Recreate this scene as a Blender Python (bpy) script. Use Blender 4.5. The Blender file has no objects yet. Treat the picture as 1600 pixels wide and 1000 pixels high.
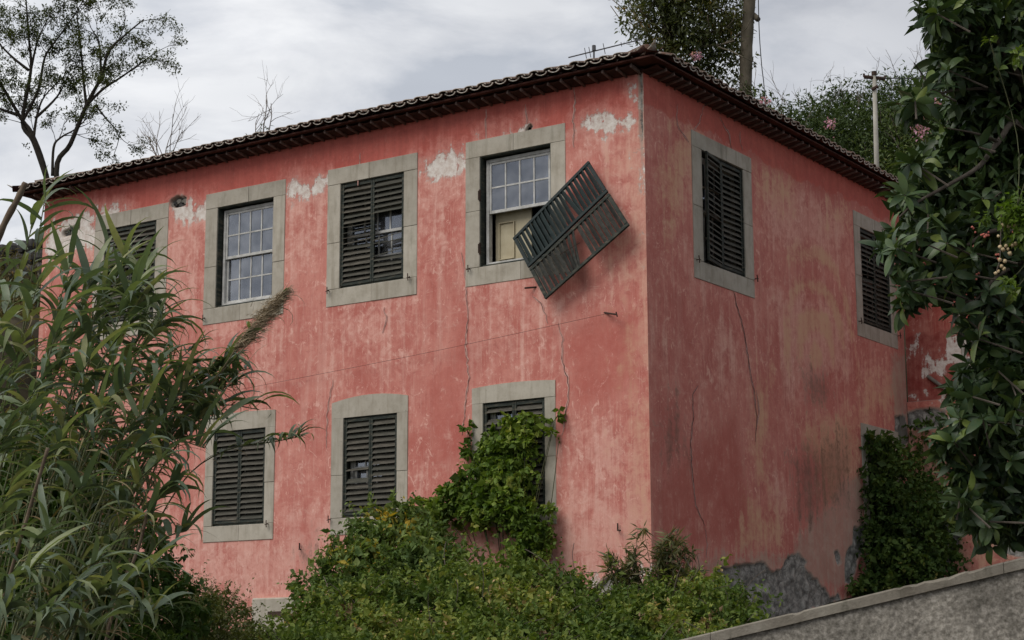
import bpy, math, random
import numpy as np
from mathutils import Vector, Matrix
random.seed(11)
sc = bpy.context.scene
COL = sc.collection
PI = math.pi

# ------------------------------------------------------------------ camera
CAM = Vector((11.64857, -20.07986, -1.41635))
cd = bpy.data.cameras.new('camera')
co = bpy.data.objects.new('camera', cd)
COL.objects.link(co)
_r = Vector((0.823802, 0.566868, -0.00311)); _u = Vector((0.107749, -0.151195, 0.982614)); _f = Vector((-0.556543, 0.809815, 0.185634))
co.matrix_world = Matrix(((_r.x, _u.x, -_f.x, CAM.x), (_r.y, _u.y, -_f.y, CAM.y), (_r.z, _u.z, -_f.z, CAM.z), (0, 0, 0, 1)))
cd.sensor_width = 36.0
cd.lens = 2814.76 / 1600 * 36.0
cd.clip_start = 0.1
cd.clip_end = 2000
sc.camera = co

# ------------------------------------------------------------------ light
SUN_EL, SUN_AZ = math.radians(50), math.radians(200)      # azimuth clockwise from +Y
world = bpy.data.worlds.new('World')
sc.world = world
world.use_nodes = True
wt = world.node_tree
for n in list(wt.nodes): wt.nodes.remove(n)
wo = wt.nodes.new('ShaderNodeOutputWorld')
bg = wt.nodes.new('ShaderNodeBackground')
sky = wt.nodes.new('ShaderNodeTexSky')
sky.sky_type = 'NISHITA'; sky.sun_disc = False
sky.sun_elevation = SUN_EL; sky.sun_rotation = SUN_AZ
tcw = wt.nodes.new('ShaderNodeTexCoord')
def wnoise(scale, detail, sz, rough=.55, loc=(0, 0, 0)):
    mp = wt.nodes.new('ShaderNodeMapping'); mp.inputs['Scale'].default_value = sz; mp.inputs['Location'].default_value = loc
    wt.links.new(tcw.outputs['Generated'], mp.inputs['Vector'])
    n = wt.nodes.new('ShaderNodeTexNoise'); n.inputs['Scale'].default_value = scale; n.inputs['Detail'].default_value = detail
    n.inputs['Roughness'].default_value = rough; n.inputs['Distortion'].default_value = .3
    wt.links.new(mp.outputs['Vector'], n.inputs['Vector'])
    return n.outputs['Fac']
def wramp(fac, stops):
    r = wt.nodes.new('ShaderNodeValToRGB')
    e = r.color_ramp.elements
    while len(e) < len(stops): e.new(.5)
    for el, (p, c) in zip(e, stops): el.position = p; el.color = (*c, 1)
    wt.links.new(fac, r.inputs['Fac'])
    return r.outputs['Color']
def wmix(fac, a, b, mode='MIX'):
    m = wt.nodes.new('ShaderNodeMix'); m.data_type = 'RGBA'; m.blend_type = mode
    if isinstance(fac, float): m.inputs[0].default_value = fac
    else: wt.links.new(fac, m.inputs[0])
    for s, i in ((a, 6), (b, 7)):
        if isinstance(s, tuple): m.inputs[i].default_value = (*s, 1)
        else: wt.links.new(s, m.inputs[i])
    return m.outputs[2]
CLOUD_A, CLOUD_B, CLOUD_C = (0.60, 0.61, 0.64), (0.79, 0.80, 0.82), (0.97, 0.975, 0.985)
big = wnoise(2.6, 4, (1, 1, 2.2), .5, (3.1, 1.7, .4))
fine = wnoise(6.0, 8, (1, 1, 2.6), .58, (.3, 5.2, 1.1))
sepx = wt.nodes.new('ShaderNodeSeparateXYZ'); wt.links.new(tcw.outputs['Generated'], sepx.inputs[0])
mad = wt.nodes.new('ShaderNodeMath'); mad.operation = 'MULTIPLY_ADD'; wt.links.new(sepx.outputs[0], mad.inputs[0]); mad.inputs[1].default_value = -.45; mad.inputs[2].default_value = -.255
addb = wt.nodes.new('ShaderNodeMath'); addb.operation = 'ADD'; wt.links.new(big, addb.inputs[0]); wt.links.new(mad.outputs[0], addb.inputs[1])
big = addb.outputs[0]
cl = wramp(big, [(.33, CLOUD_A), (.47, CLOUD_B), (.60, CLOUD_C)])
fi = wramp(fine, [(.37, (.70, .73, .78)), (.49, (.93, .94, .96)), (.61, (1.13, 1.13, 1.125))])
cl2 = wmix(1.0, cl, fi, 'MULTIPLY')
gain = wmix(1.0, cl2, (6.45, 6.45, 6.5), 'MULTIPLY')
skyc = wmix(.93, sky.outputs['Color'], gain)
wt.links.new(skyc, bg.inputs['Color'])
bg.inputs['Strength'].default_value = 0.085
wt.links.new(bg.outputs['Background'], wo.inputs['Surface'])

sl = bpy.data.lights.new('sun', 'SUN')
sl.energy = 1.3; sl.angle = math.radians(42); sl.color = (1, .96, .9)
so = bpy.data.objects.new('sun', sl)
COL.objects.link(so)
_d = Vector((math.sin(SUN_AZ) * math.cos(SUN_EL), math.cos(SUN_AZ) * math.cos(SUN_EL), math.sin(SUN_EL)))
so.rotation_euler = _d.to_track_quat('Z', 'Y').to_euler()
so.location = _d * 40
sc.view_settings.view_transform = 'Standard'
sc.view_settings.look = 'None'
sc.view_settings.exposure = 0.72
sc.view_settings.gamma = 1
sc.view_settings.use_curve_mapping = False
sc.render.engine = 'CYCLES'
sc.cycles.max_bounces = 8
sc.cycles.transparent_max_bounces = 12

# ------------------------------------------------------------------ measured places (metres; house corner at the origin)
PALE_LEFT = [[(-1.045, 5.867), (-0.766, 5.872), (-0.462, 5.791), (-0.162, 5.747), (-0.144, 5.619), (-0.465, 5.594), (-0.77, 5.583), (-1.047, 5.685)], [(-3.778, 5.731), (-3.373, 5.76), (-3.008, 5.7), (-2.973, 5.486), (-3.086, 5.334), (-3.486, 5.378), (-3.765, 5.536)], [(-6.319, 5.789), (-6.113, 5.848), (-5.79, 5.727), (-5.5, 5.731), (-5.496, 5.552), (-5.785, 5.476), (-6.169, 5.514), (-6.315, 5.637)], [(-8.759, 5.775), (-8.405, 5.785), (-8.022, 5.666), (-8.014, 5.477), (-8.391, 5.468), (-8.78, 5.587)], [(-11.752, 5.734), (-11.318, 5.895), (-10.852, 5.939), (-10.545, 5.95), (-10.519, 5.509), (-11.122, 5.261), (-11.719, 5.228)], [(-10.548, 6.005), (-10.169, 6.026), (-9.788, 5.926), (-9.782, 5.806), (-10.536, 5.806)], [(-2.715, 5.906), (-2.493, 5.906), (-2.415, 5.846), (-2.671, 5.842)], [(-2.305, 5.902), (-2.163, 5.905), (-2.13, 5.853), (-2.283, 5.851)], [(-2.054, 5.887), (-1.87, 5.929), (-1.816, 5.845), (-2.011, 5.842)], [(-0.901, -0.382), (-0.367, -0.275), (-0.052, -0.203), (-0.037, -0.406), (-0.563, -0.555), (-0.903, -0.547)]]
HOLES_LEFT = [[(-8.821, 5.869), (-8.68, 5.922), (-8.479, 5.87), (-8.489, 5.766), (-8.687, 5.753), (-8.803, 5.792)], [(-11.321, 5.696), (-11.12, 5.735), (-10.936, 5.786), (-10.916, 5.717), (-11.145, 5.639), (-11.318, 5.64)], [(-1.903, 5.86), (-1.837, 5.923), (-1.805, 5.899), (-1.849, 5.823)]]
STONE_LEFT = [[(-1.003, -0.627), (-0.804, -0.443), (-0.464, -0.354), (-0.322, -0.48), (-0.568, -0.84), (-1.005, -0.833)]]
RED_LEFT = [[(-6.143, 0.574), (-5.859, 0.654), (-5.647, 0.514), (-5.716, 0.304), (-5.963, 0.341), (-6.101, 0.413)], [(-3.245, 2.757), (-3.024, 3.465), (-2.747, 3.525), (-2.823, 2.356)], [(-1.417, 2.93), (-0.11, 3.219), (-0.081, 2.196), (-1.122, 1.86)], [(-3.695, 2.433), (-2.912, 2.906), (-2.855, 1.288), (-3.35, 1.32)]]
BROWN_LEFT = [[(-5.998, 0.268), (-5.669, 0.395), (-5.613, 0.069), (-5.776, -0.249), (-5.974, -0.197)]]
CHALK_LEFT = [[(-3.951, 5.373), (-3.029, 5.278), (-3.251, 4.047), (-3.707, 4.104)], [(-1.327, 1.704), (-0.526, 1.812), (-0.15, 1.114), (-0.74, 0.649), (-1.233, 1.014)], [(-6.294, 5.331), (-5.59, 5.229), (-5.633, 4.348), (-6.206, 4.42)], [(-1.091, 4.574), (-0.173, 5.144), (-0.053, 3.642), (-0.701, 3.288), (-0.242, 4.014)], [(-8.374, 0.164), (-5.302, 0.242), (-5.282, -0.762), (-8.336, -0.711)], [(-9.698, 5.611), (-8.066, 5.381), (-8.013, 4.033), (-8.79, 3.915)]]
STONE_RIGHT = [[(1.742, -0.262), (2.307, -0.127), (3.084, -0.113), (3.484, -0.169), (3.733, -0.142), (3.957, 0.07), (4.343, 0.106), (4.597, 0.024), (4.503, -0.065), (4.752, -0.244), (5.189, -0.372), (5.332, -0.559), (5.645, -0.407), (5.683, -0.502), (4.274, -0.816), (1.701, -1.072), (1.19, -0.576)], [(5.535, 0.2), (5.702, 0.246), (5.8, 0.036), (5.634, 0.01)], [(5.984, 0.24), (6.21, 0.35), (6.33, 0.606), (6.705, 0.678), (6.726, 0.376), (6.401, 0.061), (6.126, -0.295), (5.891, -0.273)], [(8.116, 2.569), (8.481, 2.664), (8.643, 2.627), (8.678, 2.195), (8.412, 2.04), (8.13, 2.195)]]
OCHRE_RIGHT = [[(4.347, 4.61), (4.926, 4.869), (5.879, 5.049), (5.97, 4.7), (4.895, 4.458), (4.325, 4.307)], [(4.062, 3.673), (5.106, 4.241), (6.295, 4.233), (6.497, 3.741), (5.018, 3.123), (4.239, 3.114)], [(2.945, 2.469), (3.575, 2.737), (3.359, 1.031), (2.955, 1.0)], [(0.849, 5.859), (1.679, 5.972), (1.224, 4.941), (0.516, 4.079), (0.382, 5.115)], [(3.252, 5.818), (4.548, 5.86), (4.511, 5.344), (3.422, 5.218)], [(5.693, 5.693), (6.686, 5.792), (6.665, 5.573), (5.671, 5.426)], [(4.491, 2.078), (6.885, 2.539), (6.639, 1.282), (5.285, 0.788)], [(2.746, 0.804), (3.959, 0.702), (3.92, 0.143), (2.318, 0.067)], [(6.681, 3.036), (8.561, 3.384), (8.475, 2.608), (6.875, 2.434)]]
DULL_RIGHT = [[(3.808, 0.045), (5.534, 1.001), (6.659, 1.487), (6.696, 0.576), (5.875, -0.449), (4.748, -0.291)], [(8.084, 3.539), (8.775, 3.799), (8.743, 2.528), (8.073, 2.672)], [(1.21, -0.155), (3.916, 0.096), (3.903, -0.089), (1.202, -0.324)]]
SOOT_RIGHT = [[(4.342, 3.031), (5.714, 3.116), (5.892, 2.428), (4.728, 2.298)], [(3.92, 1.639), (6.612, 2.303), (6.232, 0.85), (4.152, 0.434)], [(0.094, 1.78), (0.788, 2.202), (1.095, 1.201), (0.224, 0.792)]]
RED_RIGHT = [[(0.026, 0.776), (2.429, 2.041), (2.899, 0.094), (0.191, -0.116)], [(6.188, 1.428), (6.534, 1.477), (6.507, 1.191), (6.215, 1.199)], [(0.955, 6.254), (3.688, 6.068), (6.706, 6.013), (8.595, 6.243), (8.57, 6.01), (5.938, 5.744), (3.668, 5.764), (1.487, 5.878)]]
RING_RIGHT = (5.133, 3.139)
PALE_ANNEX = [[(0.402, 3.586), (0.639, 3.782), (1.308, 3.769), (1.271, 3.071), (0.724, 3.228), (0.451, 3.417)], [(-0.003, 2.745), (0.927, 2.831), (1.588, 2.883), (1.562, 2.406), (-0.028, 2.201)], [(0.697, 2.688), (1.026, 2.608), (1.007, 2.235), (0.553, 2.052)]]
STONE_ANNEX = [[(0.017, 2.689), (0.36, 2.716), (0.672, 2.636), (0.628, 2.424), (0.232, 2.399), (0.03, 2.469)], [(0.466, 1.414), (0.796, 1.343), (0.805, 0.445), (0.564, 0.034), (0.292, 0.148)], [(1.4, 0.423), (1.889, 0.61), (1.865, 0.199), (1.445, 0.266)]]
DARK_ANNEX = [[(0.013, 3.846), (0.985, 3.966), (1.646, 3.95), (1.585, 2.83), (-0.035, 2.802)]]
CRACKS = [('R', [(2.419, 3.955), (2.446, 3.745), (2.514, 3.561), (2.66, 3.36), (2.746, 3.14), (2.83, 2.872), (2.91, 2.558), (2.999, 2.364), (3.058, 2.019), (2.995, 1.643)], 0.018), ('R', [(1.32, 2.251), (1.17, 2.101), (1.175, 1.814), (1.089, 1.459), (1.105, 1.03), (1.192, 0.609), (1.429, 0.35)], 0.016), ('R', [(2.152, 6.261), (2.283, 6.16), (2.436, 6.063), (2.467, 5.916), (2.498, 5.76)], 0.012), ('R', [(0.913, 6.123), (0.887, 5.914), (0.935, 5.789), (1.148, 5.703), (1.219, 5.656)], 0.008), ('R', [(1.695, 6.306), (1.531, 6.029), (1.337, 5.823)], 0.007), ('R', [(3.045, 1.814), (3.145, 2.121), (3.061, 2.39)], 0.006), ('R', [(2.783, 6.196), (2.792, 6.003), (2.848, 5.919)], 0.006), ('R', [(1.41, 0.332), (1.489, 0.113), (1.444, -0.077)], 0.006), ('L', [(-1.396, 3.06), (-1.326, 2.833), (-1.339, 2.572), (-1.259, 2.303), (-1.231, 2.11), (-1.285, 1.787), (-1.349, 1.534)], 0.01), ('L', [(-3.004, 4.247), (-2.925, 3.729), (-2.902, 3.269), (-2.945, 2.909), (-2.878, 2.451), (-2.943, 2.007), (-2.997, 1.654)], 0.009), ('L', [(-1.81, 3.488), (-1.674, 3.365), (-1.592, 3.196), (-1.561, 3.078)], 0.009), ('L', [(-4.403, 3.622), (-4.342, 3.427), (-4.422, 3.247)], 0.005), ('L', [(-5.338, 2.656), (-5.439, 2.209), (-5.452, 1.643)], 0.006), ('L', [(-4.872, 6.027), (-4.894, 5.863), (-4.913, 5.522)], 0.006), ('L', [(-1.922, 6.236), (-1.88, 6.07), (-1.902, 5.944)], 0.005), ('L', [(-5.237, 0.589), (-5.242, 0.239), (-5.273, -0.034)], 0.008), ('L', [(-1.102, 6.344), (-1.094, 6.113), (-1.118, 5.843), (-1.112, 5.478)], 0.007), ('L', [(-2.581, 6.289), (-2.604, 6.01), (-2.582, 5.771)], 0.004)]
DANGLE = [(-2.067, -0.07, 4.31), (-0.805, -0.1, 5.206), (-0.106, -0.24, 4.191), (-1.451, -0.21, 3.358)]
CHALK_RIGHT = [[(0.943, 5.974), (1.87, 6.019), (1.212, 4.665), (0.533, 4.525)], [(3.255, 5.868), (6.696, 5.902), (6.468, 4.789), (3.372, 4.43)], [(3.354, 4.137), (6.546, 4.274), (6.671, 2.93), (4.068, 2.224)], [(5.409, 2.275), (6.738, 2.316), (6.486, 0.967), (5.517, 0.803)], [(3.384, 1.403), (4.215, 1.286), (4.132, 0.153), (3.3, 0.113)], [(6.711, 3.353), (8.586, 3.607), (8.531, 2.615), (6.743, 2.368)], [(1.741, 3.4), (2.7, 3.366), (2.235, 2.019), (1.503, 2.291)]]
TREE_CLUMPS = [(6.939, -7.154, 3.493, 0.28), (6.9, -7.418, 3.448, 0.16), (7.144, -6.787, 3.587, 0.42), (7.187, -6.249, 3.524, 0.5), (6.871, -6.432, 3.372, 0.3), (6.872, -6.884, 3.192, 0.2), (6.855, -7.122, 3.102, 0.15), (7.041, -6.268, 3.167, 0.45), (6.867, -6.609, 3.055, 0.28), (6.901, -6.294, 2.862, 0.4), (7.047, -5.949, 2.868, 0.5), (6.619, -6.255, 2.921, 0.2), (6.764, -7.589, 2.713, 0.14), (6.461, -6.744, 2.428, 0.17), (6.542, -6.237, 2.611, 0.28), (6.742, -5.97, 2.586, 0.4), (6.965, -5.781, 2.429, 0.5), (6.446, -6.938, 2.152, 0.15), (6.563, -6.622, 2.201, 0.25), (6.771, -6.338, 2.124, 0.38), (6.971, -6.036, 1.944, 0.4), (6.567, -7.271, 1.81, 0.18), (6.672, -6.951, 1.808, 0.25), (6.49, -7.415, 1.668, 0.12), (6.795, -6.602, 1.729, 0.32), (6.55, -7.205, 1.473, 0.16), (6.531, -7.304, 1.309, 0.13), (6.678, -7.004, 1.518, 0.2), (6.772, -6.792, 1.416, 0.2), (6.94, -6.32, 1.476, 0.36), (6.863, -6.436, 1.208, 0.22), (7.027, -6.18, 1.126, 0.4), (6.959, -6.54, 0.877, 0.25), (6.817, -6.683, 1.074, 0.1), (6.919, -6.752, 0.604, 0.28), (7.071, -6.397, 0.584, 0.42), (6.833, -6.932, 0.59, 0.16), (6.783, -7.032, 0.338, 0.18), (6.902, -6.819, 0.303, 0.26), (7.053, -6.561, 0.17, 0.4), (6.741, -7.144, 0.161, 0.12), (6.811, -6.947, 0.053, 0.18), (6.935, -6.697, -0.128, 0.28), (7.046, -6.466, -0.264, 0.3), (6.838, -6.99, -0.217, 0.18), (6.798, -7.145, -0.202, 0.1), (6.913, -6.89, -0.429, 0.17), (6.856, -7.062, -0.39, 0.1), (7.06, -6.673, -0.399, 0.2)]
TREE_CLUMPS_BEYOND = [(7.524, -5.949, 3.761, 0.6), (7.522, -5.914, 3.063, 0.55), (7.594, -5.807, 2.273, 0.6), (7.455, -5.847, 1.494, 0.55), (7.444, -5.802, 0.725, 0.55), (7.314, -5.996, 0.104, 0.45), (7.347, -6.098, 4.417, 0.6), (7.731, -5.821, 4.364, 0.6), (7.963, -5.576, 3.452, 0.55), (7.962, -5.459, 2.399, 0.6), (7.797, -5.47, 1.411, 0.5), (7.106, -6.492, 4.34, 0.45), (7.501, -6.133, 5.037, 0.5)]
TREE_ROSETTES = [(6.837, -7.774, 2.662), (7.01, -7.686, 3.332), (6.997, -7.483, 2.95), (6.874, -7.535, 2.808), (6.715, -7.395, 2.255), (6.658, -7.441, 2.289), (6.625, -7.527, 2.025), (6.77, -7.706, 1.624), (6.639, -7.782, 1.564), (6.789, -7.5, 1.858), (6.702, -7.667, 1.252), (6.675, -7.702, 1.322), (6.788, -7.5, 1.319), (6.935, -7.42, 1.412), (7.104, -7.192, 1.999), (7.229, -7.117, 2.046), (7.034, -7.266, 1.574), (7.346, -7.074, 2.212), (7.102, -7.154, 1.291), (6.906, -7.251, 1.126), (7.038, -7.237, 0.92), (7.13, -7.12, 0.686), (7.199, -7.051, 0.592), (6.988, -7.295, 0.485), (6.892, -7.324, 0.323), (7.063, -7.327, 0.309), (7.123, -7.159, 0.299), (6.836, -7.325, 0.16), (7.171, -7.063, 0.02), (6.865, -7.331, -0.266), (6.915, -7.28, -0.336), (7.021, -7.186, -0.428), (7.283, -7.191, 0.377), (7.188, -7.068, 1.172), (6.919, -7.48, 1.622), (7.381, -7.02, 3.157), (7.244, -7.081, 3.013), (7.247, -7.002, 2.675), (7.059, -7.076, 2.435)]
TREE_LIMBS = [[(7.39, -5.289, -1.672), (7.388, -5.489, -0.266), (7.47, -5.779, 1.242), (7.466, -5.836, 2.554), (7.426, -5.993, 3.659), (7.401, -6.084, 4.521)], [(7.467, -5.758, 1.142), (7.266, -6.165, 1.774), (7.046, -6.705, 1.855), (6.819, -6.946, 1.687), (6.595, -7.185, 1.521)], [(7.465, -5.803, 1.868), (7.202, -6.426, 2.723), (7.12, -6.809, 2.529), (7.043, -7.053, 2.29), (6.861, -7.264, 2.121), (6.682, -7.474, 1.963), (6.571, -7.526, 1.859)], [(7.466, -5.836, 2.554), (7.241, -6.48, 3.073), (7.101, -6.905, 3.429), (6.925, -7.135, 3.371), (6.906, -7.281, 3.41), (6.824, -7.464, 3.424)], [(7.101, -6.905, 3.429), (6.914, -7.145, 3.381), (6.862, -7.218, 3.543)], [(7.508, -5.806, 2.554), (7.072, -6.456, 3.004), (6.884, -6.946, 2.962), (6.792, -7.12, 2.907), (6.719, -7.188, 2.981), (6.686, -7.228, 3.054), (6.681, -7.366, 3.105)], [(7.391, -5.511, -0.166), (7.187, -6.163, 0.45), (6.964, -6.688, 0.459), (6.822, -7.005, 0.338)], [(7.382, -5.436, -0.518), (7.2, -6.15, -0.101), (6.975, -6.67, -0.128), (6.835, -6.987, -0.241)], [(7.435, -5.642, 0.538), (7.235, -6.231, 0.893), (6.972, -6.651, 0.861), (6.75, -6.849, 1.056)], [(7.266, -6.165, 1.774), (7.009, -6.652, 1.513), (6.858, -6.83, 1.298), (6.654, -7.098, 1.318), (6.548, -7.287, 1.285)], [(7.12, -6.809, 2.529), (7.07, -7.091, 2.531), (6.873, -7.237, 2.58)]]
BRIGHT_VINE = [(7.509, -7.61, 1.802, 0.12), (7.461, -7.622, 1.712, 0.1), (7.529, -7.559, 1.643, 0.14), (7.379, -7.576, 1.805, 0.06), (7.327, -7.373, 1.299, 0.05), (7.358, -7.335, 1.23, 0.05), (7.208, -7.442, 1.785, 0.05), (7.448, -7.2, 3.067, 0.06), (7.242, -7.254, 3.22, 0.04)]
SEEDS = [(7.405, -7.648, 1.658), (7.439, -7.623, 1.648), (7.474, -7.6, 1.657), (7.498, -7.578, 1.63), (7.37, -7.654, 1.58), (7.373, -7.634, 1.503), (7.408, -7.612, 1.512), (7.447, -7.587, 1.517), (7.467, -7.575, 1.526), (7.425, -7.588, 1.458), (7.36, -7.623, 1.413), (7.389, -7.601, 1.403), (7.366, -7.608, 1.367), (7.343, -7.616, 1.331), (7.379, -7.595, 1.349), (7.326, -7.624, 1.317), (7.417, -7.601, 1.489), (7.386, -7.621, 1.485)]
PINKS = [(7.161, -7.326, 1.678), (7.181, -7.314, 1.687), (7.334, -7.209, 1.686), (7.064, -7.283, 1.739), (7.101, -7.252, 1.715), (7.224, -7.251, 1.537), (6.664, -7.265, 1.538), (7.044, -7.222, 1.409)]
HEDGE = [(-3.443, 11.611, 9.02, 0.5), (-3.067, 11.855, 9.081, 0.55), (-3.104, 13.013, 9.307, 0.75), (-2.65, 13.281, 9.499, 0.8), (-2.866, 12.123, 8.514, 1.0), (-2.353, 12.505, 8.387, 1.2), (-2.033, 13.661, 9.69, 0.75), (-1.707, 12.921, 8.51, 1.2), (-1.125, 13.206, 9.011, 1.0), (-0.891, 12.451, 7.622, 1.2), (-0.598, 13.568, 9.009, 1.3), (-0.187, 12.963, 7.497, 1.2), (-2.77, 11.017, 8.24, 0.6), (-1.621, 11.976, 7.502, 0.8), (-3.594, 11.492, 9.083, 0.25), (-1.666, 13.825, 10.076, 0.35), (0.112, 14.115, 8.755, 1.2), (0.877, 14.583, 9.003, 1.2), (1.692, 15.202, 8.749, 1.2), (0.837, 13.668, 7.493, 1.2), (-3.809, 11.244, 9.524, 0.2)]
HEDGE_FLOWERS = [(-2.248, 11.011, 8.754, 0.12), (-2.218, 11.096, 8.475, 0.04), (-0.593, 11.482, 8.43, 0.18), (-0.543, 11.475, 8.609, 0.1), (-0.714, 11.338, 8.693, 0.12), (-0.863, 11.233, 8.706, 0.1), (-0.78, 11.326, 8.55, 0.06), (-0.244, 11.725, 8.417, 0.1), (-0.454, 11.687, 9.028, 0.16), (-0.039, 11.662, 8.228, 0.07), (0.01, 11.85, 8.631, 0.06), (-1.727, 11.335, 7.824, 0.06), (-3.164, 10.606, 8.852, 0.1), (-3.329, 10.409, 9.22, 0.12), (-5.24, 11.209, 10.775, 0.13), (-1.267, 11.749, 7.399, 0.06), (-0.375, 11.639, 8.937, 0.15), (-0.208, 11.823, 8.637, 0.1)]
BACK_TREE = [(-6.466, 11.32, 11.996, 0.55), (-6.089, 11.489, 12.393, 0.7), (-5.954, 11.764, 11.596, 0.75), (-5.562, 11.912, 12.126, 0.8), (-5.845, 11.961, 11.065, 0.6), (-5.427, 12.188, 11.329, 0.75), (-5.132, 12.239, 11.991, 0.65), (-5.137, 12.479, 10.93, 0.5), (-6.261, 11.614, 11.332, 0.4), (-6.677, 11.267, 11.599, 0.2), (-6.73, 11.109, 12.13, 0.25), (-5.071, 12.387, 11.527, 0.5), (-5.611, 12.213, 10.666, 0.5), (-5.156, 12.04, 12.788, 0.8), (-5.905, 11.463, 13.056, 0.8), (-6.841, 11.148, 11.626, 0.12), (-5.069, 12.616, 10.531, 0.3), (-6.505, 11.142, 12.66, 0.4), (-5.581, 11.473, 13.984, 0.9), (-5.039, 11.877, 13.849, 0.7), (-6.011, 11.147, 14.118, 0.6), (-5.339, 11.366, 15.177, 0.6)]
BACK_TRUNK = [(-6.641, 12.615, 7.98), (-6.278, 12.041, 11.031), (-6.28, 11.856, 11.834), (-6.268, 11.558, 13.171)]
BARE_TRUNK = [(-5.179, 12.949, 6.599), (-4.743, 12.406, 10.274), (-4.605, 12.26, 11.324), (-4.475, 12.169, 12.111), (-4.327, 12.03, 13.161), (-4.053, 11.737, 15.261)]
BARE_KNOB = [(-4.515, 12.201, 11.849), (-4.433, 12.27, 11.796), (-4.323, 12.251, 11.669)]
CABLE_DOWN = [(-3.992, 11.632, 12.67), (-4.112, 11.845, 11.378), (-4.154, 11.994, 10.603), (-4.177, 12.141, 9.892), (-4.361, 12.444, 8.019)]
POLE = [(-1.101, 10.297, 5.61), (-0.915, 10.016, 7.396), (-0.766, 9.725, 9.113)]
POLE_ARM = [(-0.925, 9.626, 9.067), (-0.61, 9.85, 9.031)]
POLE_WIRE = [(-0.677, 9.802, 9.043), (0.108, 9.181, 8.719), (1.358, 7.712, 8.099), (3.955, 4.835, 6.889)]
LEFT_TREE = [[(-17.169, 5.173, 6.728), (-17.269, 4.663, 8.653), (-17.419, 4.362, 9.516), (-17.598, 4.147, 9.915), (-18.023, 3.581, 11.111), (-18.144, 3.285, 12.04)], [(-17.269, 4.663, 8.653), (-17.412, 4.397, 9.384), (-17.557, 4.206, 9.782), (-17.296, 4.142, 10.843), (-17.257, 4.017, 11.506), (-17.211, 3.836, 12.435)], [(-17.058, 5.249, 6.728), (-17.084, 4.775, 8.719), (-16.774, 4.851, 9.315), (-16.409, 4.92, 10.11), (-16.087, 5.004, 10.706), (-15.896, 5.015, 11.236), (-15.581, 5.155, 11.566), (-15.211, 5.333, 11.897)], [(-16.409, 4.92, 10.11), (-16.094, 5.06, 10.44), (-15.731, 5.249, 10.704), (-15.306, 5.466, 11.034), (-15.062, 5.588, 11.233)], [(-17.158, 4.739, 8.653), (-17.07, 4.663, 9.25), (-16.926, 4.716, 9.448), (-16.626, 4.877, 9.646), (-16.249, 5.045, 10.043)], [(-17.557, 4.206, 9.782), (-17.206, 4.295, 10.444), (-17.022, 4.27, 11.107), (-16.756, 4.361, 11.504), (-16.427, 4.481, 11.968), (-16.224, 4.545, 12.299)], [(-17.412, 4.397, 9.384), (-17.287, 4.362, 9.914), (-17.11, 4.392, 10.311), (-16.732, 4.56, 10.708)], [(-16.409, 4.92, 10.11), (-16.399, 4.79, 10.707), (-16.367, 4.629, 11.503), (-16.379, 4.53, 11.901)], [(-17.598, 4.147, 9.915), (-17.917, 3.897, 10.049), (-18.333, 3.55, 10.316)], [(-17.33, 4.119, 10.843), (-17.578, 3.887, 11.109), (-17.772, 3.693, 11.376), (-18.062, 3.402, 11.775)], [(-16.087, 5.004, 10.706), (-16.048, 4.879, 11.369), (-16.171, 4.703, 11.768)], [(-17.296, 4.142, 10.843), (-17.09, 4.132, 11.506), (-16.809, 4.203, 12.035)], [(-16.242, 5.035, 10.109), (-16.056, 5.239, 9.777), (-15.862, 5.433, 9.51)], [(-17.327, 4.349, 9.848), (-16.887, 4.545, 10.31), (-16.607, 4.617, 10.84)]]
LEFT_CROWN = [(-17.358, 3.81, 12.104, 0.5), (-16.809, 4.203, 12.035, 0.55), (-16.239, 4.566, 12.166, 0.45), (-17.646, 3.749, 11.508, 0.4), (-17.105, 4.152, 11.373, 0.5), (-16.519, 4.494, 11.636, 0.45), (-16.053, 4.77, 11.834, 0.35), (-15.622, 5.096, 11.699, 0.28), (-15.274, 5.305, 11.831, 0.22), (-15.037, 5.438, 11.962, 0.12), (-16.007, 4.938, 11.236, 0.35), (-15.555, 5.234, 11.301, 0.25), (-15.306, 5.466, 11.034, 0.22), (-15.12, 5.554, 11.206, 0.14), (-16.355, 4.729, 11.105, 0.3), (-17.608, 3.928, 10.844, 0.35), (-17.051, 4.31, 10.842, 0.35), (-16.648, 4.558, 10.973, 0.25), (-16.051, 4.999, 10.838, 0.25), (-15.661, 5.267, 10.837, 0.2), (-16.621, 4.637, 10.708, 0.2), (-17.414, 4.122, 10.578, 0.25), (-16.368, 4.979, 9.977, 0.28), (-16.111, 5.201, 9.777, 0.25), (-15.911, 5.384, 9.577, 0.15), (-16.293, 5.106, 9.645, 0.2), (-16.019, 5.188, 10.108, 0.2), (-16.986, 4.568, 9.913, 0.22), (-17.175, 4.484, 9.714, 0.15), (-16.849, 4.724, 9.647, 0.15), (-16.59, 4.826, 9.978, 0.18), (-17.56, 4.326, 9.251, 0.1), (-17.81, 3.515, 12.039, 0.6), (-17.941, 3.698, 10.845, 0.4), (-17.888, 3.856, 10.314, 0.2), (-16.195, 4.504, 12.564, 0.4), (-17.123, 3.713, 13.231, 0.6), (-16.441, 4.152, 13.361, 0.55), (-15.721, 4.77, 12.828, 0.4), (-17.916, 3.198, 13.101, 0.6), (-16.784, 3.703, 14.291, 0.5)]
SHRUB_A = (-11.95, 2.969, 7.746)
SHRUB_B = (-9.189, 2.453, 7.502)
ANTENNA = [(-2.259, 1.669, 7.458), (-1.345, 2.237, 7.718), (-1.964, 1.916, 7.268), (-1.928, 1.866, 7.588)]
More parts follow.
